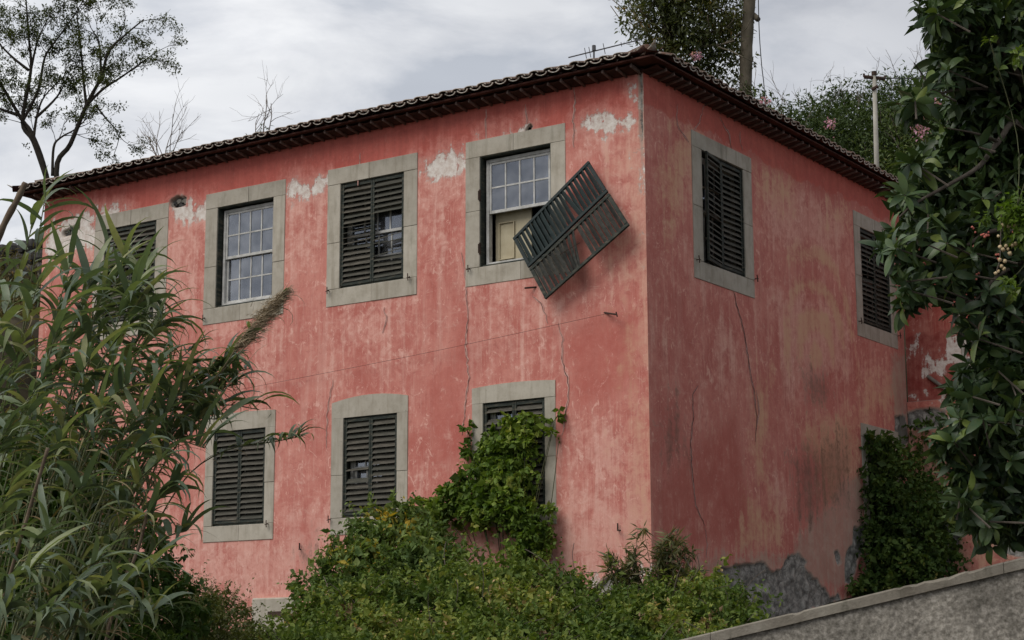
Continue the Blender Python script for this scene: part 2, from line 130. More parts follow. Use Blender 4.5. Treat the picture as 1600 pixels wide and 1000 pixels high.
BACK_BANK = [(-18.058, 4.561, 6.732, 1.0), (-16.926, 4.213, 6.258, 0.8), (-16.578, 3.38, 5.549, 1.0), (-16.17, 3.689, 5.422, 0.7), (-19.009, 4.968, 7.492, 0.5), (-18.346, 5.471, 7.285, 0.35)]
VINE_A = [(-2.474, -0.08, 1.678, 0.07), (-2.109, -0.1, 1.754, 0.08), (-1.774, -0.1, 1.797, 0.07), (-1.581, -0.08, 1.758, 0.06), (-1.466, -0.07, 1.604, 0.05), (-2.233, -0.12, 1.455, 0.13), (-1.832, -0.14, 1.469, 0.13), (-2.492, -0.1, 1.344, 0.13), (-2.628, -0.12, 1.105, 0.14), (-2.178, -0.2, 1.097, 0.2), (-1.866, -0.2, 1.078, 0.15), (-2.85, -0.2, 0.92, 0.12), (-3.029, -0.25, 0.768, 0.15), (-2.478, -0.3, 0.676, 0.22), (-2.006, -0.3, 0.651, 0.24), (-1.701, -0.25, 0.512, 0.15), (-3.122, -0.3, 0.578, 0.16), (-1.649, -0.3, 0.254, 0.18), (-1.43, -0.25, 0.206, 0.1), (-1.368, -0.05, 1.445, 0.05), (-1.416, -0.05, 1.775, 0.05), (-2.834, -0.06, 1.68, 0.05), (-2.884, -0.08, 1.442, 0.06), (-3.435, -0.25, 0.684, 0.14), (-1.668, -0.35, -0.041, 0.18), (-1.442, -0.12, 0.508, 0.06), (-2.819, -0.05, 1.458, 0.05)]
VINE_B = [(0.15, 7.115, 1.929, 0.25), (0.15, 7.636, 1.925, 0.25), (0.2, 6.954, 1.499, 0.35), (0.25, 7.616, 1.498, 0.35), (0.25, 6.912, 0.983, 0.4), (0.35, 7.587, 1.024, 0.45), (0.4, 8.169, 1.271, 0.35), (0.25, 6.859, 0.474, 0.4), (0.45, 7.417, 0.495, 0.5), (0.5, 8.118, 0.635, 0.4), (0.25, 6.686, 0.015, 0.4), (0.45, 7.097, -0.025, 0.5), (0.6, 7.803, 0.1, 0.4), (0.3, 6.905, -0.378, 0.4), (0.15, 6.148, -0.298, 0.2), (0.5, 7.466, -0.316, 0.4), (0.1, 6.985, 2.023, 0.12), (0.5, 8.578, 0.977, 0.25), (0.232, 8.62, 2.399, 0.12), (0.409, 8.62, 2.549, 0.12), (0.447, 8.62, 2.167, 0.2), (0.319, 8.62, 1.853, 0.2), (0.051, 8.62, 2.195, 0.12), (0.543, 8.62, 1.838, 0.18)]
BUSH = [(-3.207, -1.586, 0.329, 0.155), (-3.25, -1.924, 0.061, 0.258), (-2.919, -1.809, 0.012, 0.301), (-2.643, -1.628, 0.052, 0.301), (-2.326, -1.636, -0.043, 0.301), (-3.228, -2.201, -0.281, 0.258), (-2.836, -2.167, -0.333, 0.344), (-2.316, -2.045, -0.385, 0.387), (-1.986, -1.817, -0.386, 0.344), (-3.267, -2.4, -0.61, 0.258), (-3.858, -2.212, -0.506, 0.138), (-3.708, -2.137, -0.385, 0.086), (-3.46, -1.676, 0.503, 0.052), (-3.506, -2.064, -0.101, 0.103), (-2.867, -1.614, 0.393, 0.172), (-2.671, -1.46, 0.311, 0.129)]
UNDER = [(-2.78, -4.111, -1.381, 0.301), (-2.718, -3.512, -1.115, 0.284), (-2.327, -5.033, -1.39, 0.258), (-2.449, -3.362, -0.966, 0.344), (-2.118, -3.168, -0.817, 0.344), (-1.616, -3.068, -0.826, 0.387), (-1.061, -3.054, -0.838, 0.387), (-1.024, -2.467, -0.596, 0.344), (-0.602, -2.405, -0.681, 0.361), (-0.395, -2.034, -0.598, 0.327), (0.005, -2.092, -0.761, 0.301), (0.337, -2.059, -0.99, 0.301), (-0.474, -3.231, -1.0, 0.43), (0.11, -3.182, -1.081, 0.43), (0.568, -3.097, -1.157, 0.387), (0.786, -2.225, -1.074, 0.301), (1.035, -2.07, -1.003, 0.301), (1.288, -1.921, -0.896, 0.301), (1.638, -1.802, -0.9, 0.284), (1.926, -1.727, -0.905, 0.241), (2.14, -1.678, -1.015, 0.189), (1.914, -2.17, -1.162, 0.344), (1.753, -2.75, -1.272, 0.344), (1.4, -3.108, -1.306, 0.344), (1.048, -3.458, -1.373, 0.344), (2.32, -1.883, -1.198, 0.215), (-1.504, -4.474, -1.358, 0.387), (-1.028, -4.163, -1.29, 0.43), (-0.327, -4.034, -1.366, 0.43), (0.359, -3.916, -1.439, 0.43), (-1.582, -5.129, -1.431, 0.344), (0.626, -1.665, -0.763, 0.155), (0.726, -1.385, -0.607, 0.129), (1.089, -1.258, -0.613, 0.172), (1.541, -1.306, -0.664, 0.172), (1.963, -1.481, -0.791, 0.138), (-0.755, -5.764, -1.568, 0.387), (-0.2, -5.614, -1.634, 0.43), (0.341, -5.358, -1.667, 0.43), (0.82, -5.028, -1.669, 0.43), (1.3, -4.698, -1.671, 0.43), (1.891, -4.546, -1.641, 0.387), (2.316, -4.261, -1.611, 0.387), (2.695, -4.022, -1.518, 0.301), (2.679, -3.314, -1.419, 0.258), (2.827, -2.734, -1.351, 0.215), (-0.203, -1.552, -0.51, 0.129)]
DEAD = [(1.95, -2.504, -1.2, 0.172), (1.864, -2.785, -1.306, 0.172), (1.233, -2.529, -1.085, 0.103), (0.974, -2.9290000000000003, -1.193, 0.129), (-2.0, -3.5500000000000003, -0.939, 0.129), (-0.842, -3.4650000000000003, -1.068, 0.103), (0.055, -3.3480000000000003, -1.045, 0.103), (-2.265, -3.927, -1.163, 0.103), (-0.907, -4.208, -1.256, 0.103), (1.576, -1.6469999999999998, -0.673, 0.086), (0.721, -3.58, -1.268, 0.129)]
SHADE_VINE = [(-2.233, -8.45, 0.503, 0.4), (-2.004, -8.236, 0.258, 0.45), (-1.902, -8.691, -0.145, 0.5), (-1.623, -8.458, -0.324, 0.5), (-1.737, -7.969, -0.11, 0.4), (-1.38, -8.796, -0.817, 0.55), (-0.987, -8.539, -0.761, 0.5), (-1.058, -8.002, -0.623, 0.45), (-1.249, -9.256, -1.113, 0.5), (-0.898, -7.81, -0.98, 0.4), (-0.466, -8.691, -1.228, 0.5), (-0.684, -9.088, -1.229, 0.5), (-1.959, -7.627, 0.43, 0.35), (-2.365, -7.616, 0.781, 0.35)]
WEEDS = [(-2.263, -6.29, -0.929, 0.25), (-2.048, -6.127, -0.996, 0.28), (-1.967, -5.825, -0.993, 0.25), (-1.81, -5.694, -1.094, 0.2), (-1.89, -6.466, -1.199, 0.35), (-1.57, -6.231, -1.266, 0.3), (-2.034, -5.664, -0.819, 0.12), (-2.186, -6.283, -0.73, 0.15), (-2.233, -6.56, -0.737, 0.2), (-2.129, -5.86, -0.788, 0.1)]
CORNER_SHRUB = [(1.086, -1.467, -0.077), (1.198, -1.365, -0.188), (0.973, -1.503, -0.262), (1.293, -1.388, -0.342), (1.134, -1.488, -0.378), (0.916, -1.471, -0.033), (1.187, -1.415, -0.003), (0.448, -1.505, -0.206), (0.499, -1.445, -0.319), (0.4, -1.504, -0.356), (0.605, -1.477, -0.399)]
REEDS = [((-0.3, -9.032, -1.937), (0.483, -9.372, 1.893), 0.15), ((-0.67, -8.914, -1.946), (0.138, -9.285, 2.095), 0.12), ((-0.779, -8.74, -1.953), (-0.126, -9.246, 2.213), 0.1), ((0.02, -9.185, -1.927), (0.781, -9.452, 1.521), 0.18), ((-0.651, -9.149, -1.939), (0.012, -9.565, 1.861), 0.1), ((-0.549, -9.452, -1.929), (0.084, -9.853, 1.719), 0.1), ((0.129, -9.358, -1.92), (0.785, -9.709, 1.577), 0.15), ((-1.086, -9.2, -1.945), (-0.39, -9.771, 2.633), 0.05), ((-1.551, -9.023, -1.958), (-0.818, -9.536, 2.481), 0.1), ((-0.486, -9.781, -1.918), (0.086, -10.216, 1.695), 0.1), ((-0.749, -9.963, -1.917), (-0.129, -10.328, 1.538), 0.1), ((0.009, -9.938, -1.905), (0.569, -10.322, 1.448), 0.1), ((0.258, -9.891, -1.902), (0.979, -10.103, 1.184), 0.15), ((-0.393, -8.723, -1.947), (0.633, -8.712, 1.084), 0.2), ((0.129, -9.358, -1.92), (0.998, -9.385, 0.801), 0.2), ((-0.452, -8.515, -1.954), (0.787, -8.373, 1.142), 0.25), ((-0.103, -8.772, -1.941), (1.079, -8.57, 0.724), 0.3), ((0.109, -9.124, -1.927), (1.075, -9.037, 0.59), 0.25), ((0.351, -9.703, -1.906), (1.155, -9.804, 0.946), 0.2), ((0.692, -10.214, -1.886), (1.16, -10.442, 0.508), 0.1), ((0.405, -10.411, -1.885), (0.688, -10.766, 0.51), 0.05), ((-0.005, -10.445, -1.89), (0.325, -10.821, 0.737), 0), ((1.087, -10.315, -1.876), (1.573, -10.452, 0.179), 0.1), ((1.241, -10.831, -1.859), (1.582, -10.987, -0.154), 0.08), ((1.094, -11.181, -1.851), (1.316, -11.413, -0.172), 0.05), ((1.253, -10.077, -1.881), (1.711, -10.171, -0.099), 0.12), ((1.55, -10.618, -1.86), (1.963, -10.672, -0.386), 0.1), ((0.735, -9.438, -1.908), (1.36, -9.511, 0.282), 0.25), ((1.763, -11.466, -1.831), (1.96, -11.629, -0.533), 0.05), ((2.095, -11.363, -1.829), (2.284, -11.478, -0.756), 0.05), ((1.601, -11.827, -1.824), (1.79, -11.98, -0.589), 0), ((2.12, -10.972, -1.84), (2.323, -11.065, -0.829), 0.05), ((-0.934, -8.971, -1.949), (0.014, -9.232, 2.034), 0.15), ((-0.398, -9.721, -1.918), (0.165, -10.006, 1.013), 0.1), ((-0.469, -9.024, -1.94), (0.358, -9.229, 1.435), 0.15), ((-1.108, -9.464, -1.937), (-0.585, -9.816, 1.166), 0.1), ((0.153, -9.093, -1.928), (0.86, -9.154, 0.459), 0.2), ((0.577, -10.045, -1.893), (1.198, -10.22, 0.733), 0.15), ((-0.898, -8.325, -1.967), (0.0, -8.481, 1.408), 0.2), ((-1.378, -8.655, -1.966), (-0.604, -9.039, 2.029), 0.1), ((-1.622, -9.32, -1.95), (-1.047, -9.834, 2.015), 0.1), ((1.034, -9.73, -1.894), (1.447, -9.787, -0.408), 0.1), ((2.265, -12.116, -1.804), (2.435, -12.212, -0.873), 0.05), ((2.31, -11.836, -1.812), (2.504, -11.891, -0.988), 0.05), ((2.363, -11.551, -1.819), (2.595, -11.583, -0.982), 0.05), ((2.386, -11.286, -1.827), (2.644, -11.275, -1.103), 0.05), ((2.327, -12.322, -1.797), (2.467, -12.38, -1.121), 0.05), ((2.527, -12.184, -1.798), (2.676, -12.219, -1.201), 0.05), ((2.57, -11.905, -1.805), (2.768, -11.899, -1.239), 0.05), ((-0.423, -8.619, -1.951), (0.761, -8.479, 0.988), 0.25), ((-0.3, -8.659, -1.948), (0.778, -8.625, 1.138), 0.22), ((-0.363, -8.826, -1.944), (0.623, -8.864, 1.178), 0.2), ((-0.404, -9.228, -1.933), (0.278, -9.619, 1.819), 0.1), ((-0.036, -9.348, -1.923), (0.693, -9.678, 1.702), 0.15), ((-0.743, -9.212, -1.939), (-0.131, -9.688, 1.971), 0.1), ((0.206, -9.43, -1.917), (0.958, -9.664, 1.359), 0.15), ((-0.361, -9.82, -1.915), (0.193, -10.142, 1.153), 0.1), ((0.187, -9.691, -1.909), (0.755, -9.948, 0.912), 0.1), ((0.374, -10.06, -1.896), (0.895, -10.354, 0.949), 0.1), ((0.522, -9.585, -1.907), (1.159, -9.72, 0.589), 0.15), ((0.738, -10.058, -1.89), (1.353, -10.188, 0.521), 0.1), ((0.806, -10.633, -1.872), (1.155, -10.872, 0.217), 0.1), ((0.485, -10.605, -1.878), (0.688, -10.974, 0.338), 0.1), ((1.096, -10.061, -1.884), (1.558, -10.199, 0.105), 0.1), ((0.078, -9.021, -1.931), (0.824, -9.132, 0.791), 0.2), ((-0.469, -8.651, -1.951), (0.639, -8.551, 0.933), 0.25), ((-0.119, -8.907, -1.937), (0.762, -8.91, 0.712), 0.2), ((-0.085, -10.251, -1.897), (0.461, -10.487, 0.766), 0.1)]
REED_PLUME = [(-0.223, -9.103, -1.933), (0.252, -9.158, -0.268), (0.589, -9.112, 0.538), (0.98, -8.954, 1.02), (1.196, -8.879, 1.342), (1.478, -8.757, 1.653)]
REED_LEANING = [[(-0.203, -9.338, -1.926), (0.094, -9.475, -0.441), (0.433, -9.485, 0.619), (0.74, -9.358, 0.99), (0.998, -9.236, 1.228)], [(-0.393, -8.723, -1.947), (-0.092, -8.807, -0.679), (0.293, -8.719, 0.092), (0.65, -8.543, 0.394), (1.029, -8.301, 0.475), (1.219, -8.18, 0.519)], [(-0.423, -8.992, -1.94), (0.036, -9.064, -0.253), (0.388, -8.984, 0.454), (0.761, -8.84, 0.943), (1.125, -8.682, 1.35)]]
DRY_CANE = [[(-0.02, -11.186, 0.219), (0.431, -11.133, 1.342), (0.651, -11.1, 1.855), (0.796, -11.062, 2.123), (0.858, -11.047, 2.245)], [(1.473, -10.672, -1.86), (1.626, -10.725, -1.169), (1.86, -10.69, -0.616), (1.949, -10.693, -0.34)], [(1.469, -11.602, -1.046), (1.548, -11.597, -0.826), (1.707, -11.589, -0.386), (1.866, -11.581, 0.053)]]
PARAPET = [(3.654, -8.018, -1.51), (4.654, -7.633, -1.265), (7.206, -7.001, -0.683), (8.086, -6.812, -0.486)]
HOOKS_LEFT = [(-9.008, 4.001), (-3.927, 4.0), (-5.439, 3.983), (-2.858, 3.988), (-5.345, 0.594), (-6.546, 0.582), (-1.52, 0.613), (-7.964, 3.844), (-6.426, 4.001)]
HOOKS_RIGHT = [(1.346, 4.002), (3.101, 4.036), (6.794, 3.975), (8.404, 3.968)]
BRACKETS = [(-5.911, 0.218), (-0.482, 0.263)]
BAR_A = [(-0.684, 3.13), (-0.387, 3.045)]
BAR_B = [(-1.873, 3.585), (-1.735, 3.604)]
WIRE = [(-0.535, 3.087), (-6.867, 2.666)]
BASE_BLOCK = [(-6.768, -0.503), (-5.954, -0.521), (-6.76, -0.756), (-5.948, -0.769)]
ANNEX_PTS = [(0.388, 3.281), (1.036, 2.79), (0.996, 4.843), (1.046, 3.415), (-0.034, 2.835), (-0.068, 2.095)]
PANEL_W4 = [(-2.472, 4.729), (-1.486, 4.631)]

# ------------------------------------------------------------------ node helpers
class G:
    def __init__(s, name, rough=.8, spec=.3):
        s.m = bpy.data.materials.new(name); s.m.use_nodes = True
        s.t = s.m.node_tree
        s.b = s.t.nodes['Principled BSDF']
        s.out = s.t.nodes['Material Output']
        s.b.inputs['Roughness'].default_value = rough
        s.b.inputs['Specular IOR Level'].default_value = spec
    def set(s, node, key, v):
        if v is None: return
        if isinstance(v, bpy.types.NodeSocket): s.t.links.new(v, node.inputs[key])
        elif isinstance(v, tuple) and len(v) == 3 and node.inputs[key].type == 'RGBA': node.inputs[key].default_value = (*v, 1)
        else: node.inputs[key].default_value = v
    def coord(s, which='Object', scale=(1, 1, 1)):
        tc = s.t.nodes.new('ShaderNodeTexCoord')
        return s.map(tc.outputs[which], scale)
    def map(s, vec, scale=(1, 1, 1), loc=(0, 0, 0), rot=(0, 0, 0)):
        mp = s.t.nodes.new('ShaderNodeMapping')
        mp.inputs['Scale'].default_value = scale; mp.inputs['Location'].default_value = loc; mp.inputs['Rotation'].default_value = rot
        s.t.links.new(vec, mp.inputs['Vector'])
        return mp.outputs['Vector']
    def noise(s, vec, scale, detail=4, rough=.55, dist=0.):
        n = s.t.nodes.new('ShaderNodeTexNoise')
        s.t.links.new(vec, n.inputs['Vector'])
        n.inputs['Scale'].default_value = scale; n.inputs['Detail'].default_value = detail
        n.inputs['Roughness'].default_value = rough; n.inputs['Distortion'].default_value = dist
        return n.outputs['Fac']
    def noise_node(s, vec, scale):
        n = s.t.nodes.new('ShaderNodeTexNoise'); s.t.links.new(vec, n.inputs['Vector']); n.inputs['Scale'].default_value = scale; n.inputs['Detail'].default_value = 5
        return n.name
    def voro(s, vec, scale, feat='F1'):
        n = s.t.nodes.new('ShaderNodeTexVoronoi'); n.feature = feat
        s.t.links.new(vec, n.inputs['Vector']); n.inputs['Scale'].default_value = scale
        return n.outputs['Distance']
    def ramp(s, fac, stops):
        r = s.t.nodes.new('ShaderNodeValToRGB')
        e = r.color_ramp.elements
        while len(e) < len(stops): e.new(.5)
        for el, (p, c) in zip(e, stops):
            el.position = p
            el.color = (c, c, c, 1) if isinstance(c, (int, float)) else (*c, 1)
        s.t.links.new(fac, r.inputs['Fac'])
        return r.outputs['Color']
    def mix(s, fac, a, b, mode='MIX'):
        m = s.t.nodes.new('ShaderNodeMix'); m.data_type = 'RGBA'; m.blend_type = mode
        for v, i in ((fac, 0), (a, 6), (b, 7)):
            if isinstance(v, bpy.types.NodeSocket): s.t.links.new(v, m.inputs[i])
            elif isinstance(v, tuple): m.inputs[i].default_value = (*v, 1)
            else: m.inputs[i].default_value = v
        return m.outputs[2]
    def op(s, o, a, b=0., c=0., clamp=False):
        n = s.t.nodes.new('ShaderNodeMath'); n.operation = o; n.use_clamp = clamp
        for i, v in enumerate((a, b, c)):
            if isinstance(v, bpy.types.NodeSocket): s.t.links.new(v, n.inputs[i])
            else: n.inputs[i].default_value = v
        return n.outputs[0]
    def sstep(s, v, lo, hi, hi_out=1.):
        n = s.t.nodes.new('ShaderNodeMapRange'); n.interpolation_type = 'SMOOTHSTEP'
        s.t.links.new(v, n.inputs[0]); n.inputs[1].default_value = lo; n.inputs[2].default_value = hi; n.inputs[3].default_value = 0.; n.inputs[4].default_value = hi_out
        return n.outputs[0]
    def attr(s, name):
        n = s.t.nodes.new('ShaderNodeAttribute'); n.attribute_name = name
        return n.outputs['Fac']
    def rnd(s):
        return s.t.nodes.new('ShaderNodeObjectInfo').outputs['Random']
    def col(s, c): s.set(s.b, 'Base Color', c)
    def bump(s, h, strength=.3, dist=.01):
        n = s.t.nodes.new('ShaderNodeBump'); n.inputs['Strength'].default_value = strength; n.inputs['Distance'].default_value = dist
        s.t.links.new(h, n.inputs['Height']); s.t.links.new(n.outputs['Normal'], s.b.inputs['Normal'])

def simple(name, c1, c2, scale=6, rough=.8, spec=.3, bump=.2, stretch=(1, 1, 1), detail=6, var=0.):
    g = G(name, rough, spec)
    v = g.coord('Object', stretch)
    n = g.noise(v, scale, detail, .6)
    c = g.ramp(n, [(.3, c1), (.7, c2)])
    if var:
        k = g.ramp(g.rnd(), [(0., (1 - var,) * 3), (1., (1 + var,) * 3)])
        c = g.mix(1., c, k, 'MULTIPLY')
    g.col(c)
    if bump: g.bump(g.noise(v, scale * 6, 5, .6), bump, .01)
    return g.m

def leafmat(name, stops, rough=.45, spec=.35, trans=.25, attr='tint', tcol=None):
    g = G(name, rough, spec)
    f = g.attr(attr) if attr else g.rnd()
    c = g.ramp(f, stops)
    v = g.coord('Object')
    c = g.mix(g.ramp(g.noise(v, 9, 3), [(.35, .0), (.7, .35)]), c, (.09, .10, .03))
    g.col(c)
    tr = g.t.nodes.new('ShaderNodeBsdfTranslucent')
    g.t.links.new(g.mix(1., c, (1.5, 1.6, .7), 'MULTIPLY'), tr.inputs['Color'])
    ms = g.t.nodes.new('ShaderNodeMixShader'); ms.inputs[0].default_value = trans
    g.t.links.new(g.b.outputs[0], ms.inputs[1]); g.t.links.new(tr.outputs[0], ms.inputs[2])
    g.t.links.new(ms.outputs[0], g.out.inputs['Surface'])
    return g.m

# ------------------------------------------------------------------ object helpers
def wloc(o):
    p = Vector((0, 0, 0))
    while o is not None:
        p += o.location; o = o.parent
    return p
def link(o, parent=None):
    COL.objects.link(o)
    if parent is not None: o.parent = parent
    return o
def tag(o, label=None, cat=None, group=None, kind=None):
    for k, v in (('label', label), ('category', cat), ('group', group), ('kind', kind)):
        if v: o[k] = v
    return o
def empty(name, loc=(0, 0, 0), label=None, cat=None, group=None):
    o = bpy.data.objects.new(name, None); o.location = loc; o.empty_display_size = .2
    link(o); tag(o, label, cat, group)
    return o
def npmesh(name, V, F, smooth=True):
    """V (n,3) array, F list of index arrays of equal width"""
    me = bpy.data.meshes.new(name)
    V = np.asarray(V, dtype=np.float32)
    F = [np.asarray(f, dtype=np.int32) for f in (F if isinstance(F, list) else [F]) if len(f)]
    me.vertices.add(len(V)); me.vertices.foreach_set('co', V.ravel())
    nl = sum(f.size for f in F); npl = sum(len(f) for f in F)
    me.loops.add(nl); me.polygons.add(npl)
    me.loops.foreach_set('vertex_index', np.concatenate([f.ravel() for f in F]))
    st = []; k = 0
    for f in F:
        st.append(k + np.arange(len(f)) * f.shape[1]); k += f.size
    me.polygons.foreach_set('loop_start', np.concatenate(st).astype(np.int32))
    me.update(calc_edges=True)
    me.polygons.foreach_set('use_smooth', np.full(npl, smooth))
    me.validate()
    return me
class MB:
    def __init__(s): s.v = []; s.f = []
    def add(s, vs, fs):
        o = len(s.v); s.v += [tuple(p) for p in vs]; s.f += [tuple(i + o for i in f) for f in fs]
        return s
    def box(s, a, b, T=None, c=0.):
        """chamfered box between corners a and b in local axes, optional map T"""
        lo = [min(a[i], b[i]) for i in range(3)]; hi = [max(a[i], b[i]) for i in range(3)]
        cen = [(lo[i] + hi[i]) / 2 for i in range(3)]; h = [(hi[i] - lo[i]) / 2 for i in range(3)]
        c = min(c, min(h) * .6)
        P = lambda q: T(*q) if T else q
        if c <= 0:
            vs = [P((cen[0] + x * h[0], cen[1] + y * h[1], cen[2] + z * h[2])) for x in (-1, 1) for y in (-1, 1) for z in (-1, 1)]
            return s.add(vs, [(0, 1, 3, 2), (4, 6, 7, 5), (0, 4, 5, 1), (2, 3, 7, 6), (0, 2, 6, 4), (1, 5, 7, 3)])
        idx = {}; vs = []
        for x in (-1, 1):
            for y in (-1, 1):
                for z in (-1, 1):
                    for ax in range(3):
                        sg = (x, y, z)
                        q = [cen[i] + sg[i] * (h[i] if i == ax else h[i] - c) for i in range(3)]
                        idx[(x, y, z, ax)] = len(vs); vs.append(P(q))
        I = lambda x, y, z, a: idx[(x, y, z, a)]
        fs = []
        for k in (-1, 1):
            w = lambda f: f if k > 0 else f[::-1]
            fs.append(w((I(k, -1, -1, 0), I(k, 1, -1, 0), I(k, 1, 1, 0), I(k, -1, 1, 0))))
            fs.append(w((I(-1, k, -1, 1), I(-1, k, 1, 1), I(1, k, 1, 1), I(1, k, -1, 1))))
            fs.append(w((I(-1, -1, k, 2), I(1, -1, k, 2), I(1, 1, k, 2), I(-1, 1, k, 2))))
        for p in (-1, 1):
            for q in (-1, 1):
                w = lambda f: f if p * q > 0 else f[::-1]
                fs.append(w((I(p, q, -1, 1), I(p, q, 1, 1), I(p, q, 1, 0), I(p, q, -1, 0))))
                fs.append(w((I(p, -1, q, 0), I(p, 1, q, 0), I(p, 1, q, 2), I(p, -1, q, 2))))
                fs.append(w((I(-1, p, q, 2), I(1, p, q, 2), I(1, p, q, 1), I(-1, p, q, 1))))
                for z in (-1, 1):
                    f = (I(p, q, z, 0), I(p, q, z, 1), I(p, q, z, 2))
                    fs.append(f if p * q * z > 0 else f[::-1])
        return s.add(vs, fs)
    def prism(s, poly, d0, d1, T=None):
        """poly of (u,z) extruded in depth"""
        n = len(poly); P = lambda q: T(*q) if T else q
        vs = [P((u, d0, z)) for u, z in poly] + [P((u, d1, z)) for u, z in poly]
        fs = [tuple(range(n)), tuple(range(2 * n - 1, n - 1, -1))] + [(i, i + n, (i + 1) % n + n, (i + 1) % n) for i in range(n)]
        return s.add(vs, fs)
    def tube(s, pts, rad, seg=6, cap=True):
        pts = [Vector(p) for p in pts]; n = len(pts)
        rad = [rad] * n if isinstance(rad, (int, float)) else rad
        up = Vector((0.13, .31, .94)); vs = []; prev = None
        for i, p in enumerate(pts):
            t = (pts[min(i + 1, n - 1)] - pts[max(i - 1, 0)]).normalized()
            a = prev - t * prev.dot(t) if prev is not None else t.cross(up)
            if a.length < 1e-5: a = t.cross(Vector((1, 0, 0)))
            a.normalize(); prev = a; b = t.cross(a)
            for k in range(seg):
                th = 2 * PI * k / seg
                vs.append(p + (a * math.cos(th) + b * math.sin(th)) * rad[i])
        fs = [(i * seg + k, i * seg + (k + 1) % seg, (i + 1) * seg + (k + 1) % seg, (i + 1) * seg + k) for i in range(n - 1) for k in range(seg)]
        if cap: fs += [tuple(range(seg - 1, -1, -1)), tuple(range((n - 1) * seg, n * seg))]
        return s.add(vs, fs)
    def build(s, name, m, parent=None, smooth=False):
        me = bpy.data.meshes.new(name)
        off = wloc(parent) if parent is not None else Vector((0, 0, 0))
        me.from_pydata([Vector(p) - off for p in s.v], [], s.f)
        me.materials.append(m)
        if smooth: me.polygons.foreach_set('use_smooth', [True] * len(me.polygons))
        me.update()
        o = bpy.data.objects.new(name, me)
        return link(o, parent)
def smooth_path(pts, n=6):
    """Catmull-Rom through points"""
    P = [Vector(p) for p in pts]; out = []
    for i in range(len(P) - 1):
        a, b, c, d = P[max(i - 1, 0)], P[i], P[i + 1], P[min(i + 2, len(P) - 1)]
        for k in range(n):
            t = k / n
            out.append(.5 * ((2 * b) + (c - a) * t + (2 * a - 5 * b + 4 * c - d) * t * t + (3 * b - a - 3 * c + d) * t ** 3))
    out.append(P[-1])
    return out

# ------------------------------------------------------------------ numpy noise
_tab = np.random.default_rng(5).random((256, 256))
def vnoise(x, y):
    xi = np.floor(x).astype(int); yi = np.floor(y).astype(int); fx = x - xi; fy = y - yi
    fx = fx * fx * (3 - 2 * fx); fy = fy * fy * (3 - 2 * fy)
    a = _tab[xi % 256, yi % 256]; b = _tab[(xi + 1) % 256, yi % 256]; c = _tab[xi % 256, (yi + 1) % 256]; d = _tab[(xi + 1) % 256, (yi + 1) % 256]
    return (a * (1 - fx) + b * fx) * (1 - fy) + (c * (1 - fx) + d * fx) * fy
def fbm(x, y, f=1., octs=4):
    s = 0.; a = .5; t = 0.
    for k in range(octs):
        s = s + a * vnoise(x * f + 17.3 * k, y * f + 9.1 * k); t += a; f *= 2.03; a *= .5
    return s / t - .5
def sdf(polys, U, Z, pad=.6):
    """signed distance (positive inside), clipped"""
    out = np.full(U.shape, -.5)
    for poly in polys:
        p = np.array(poly)
        sel = (U > p[:, 0].min() - pad) & (U < p[:, 0].max() + pad) & (Z > p[:, 1].min() - pad) & (Z < p[:, 1].max() + pad)
        u = U[sel]; z = Z[sel]
        if not u.size: continue
        dm = np.full(u.shape, 9.); ins = np.zeros(u.shape, bool)
        for i in range(len(p)):
            a = p[i]; b = p[(i + 1) % len(p)]; e = b - a
            w0 = u - a[0]; w1 = z - a[1]
            t = np.clip((w0 * e[0] + w1 * e[1]) / max(e @ e, 1e-9), 0, 1)
            dm = np.minimum(dm, np.hypot(w0 - t * e[0], w1 - t * e[1]))
            c = ((a[1] > z) != (b[1] > z)) & (u < (b[0] - a[0]) * (z - a[1]) / (b[1] - a[1] + 1e-12) + a[0])
            ins ^= c
        out[sel] = np.maximum(out[sel], np.where(ins, dm, -dm))
    return np.clip(out, -.5, .5)

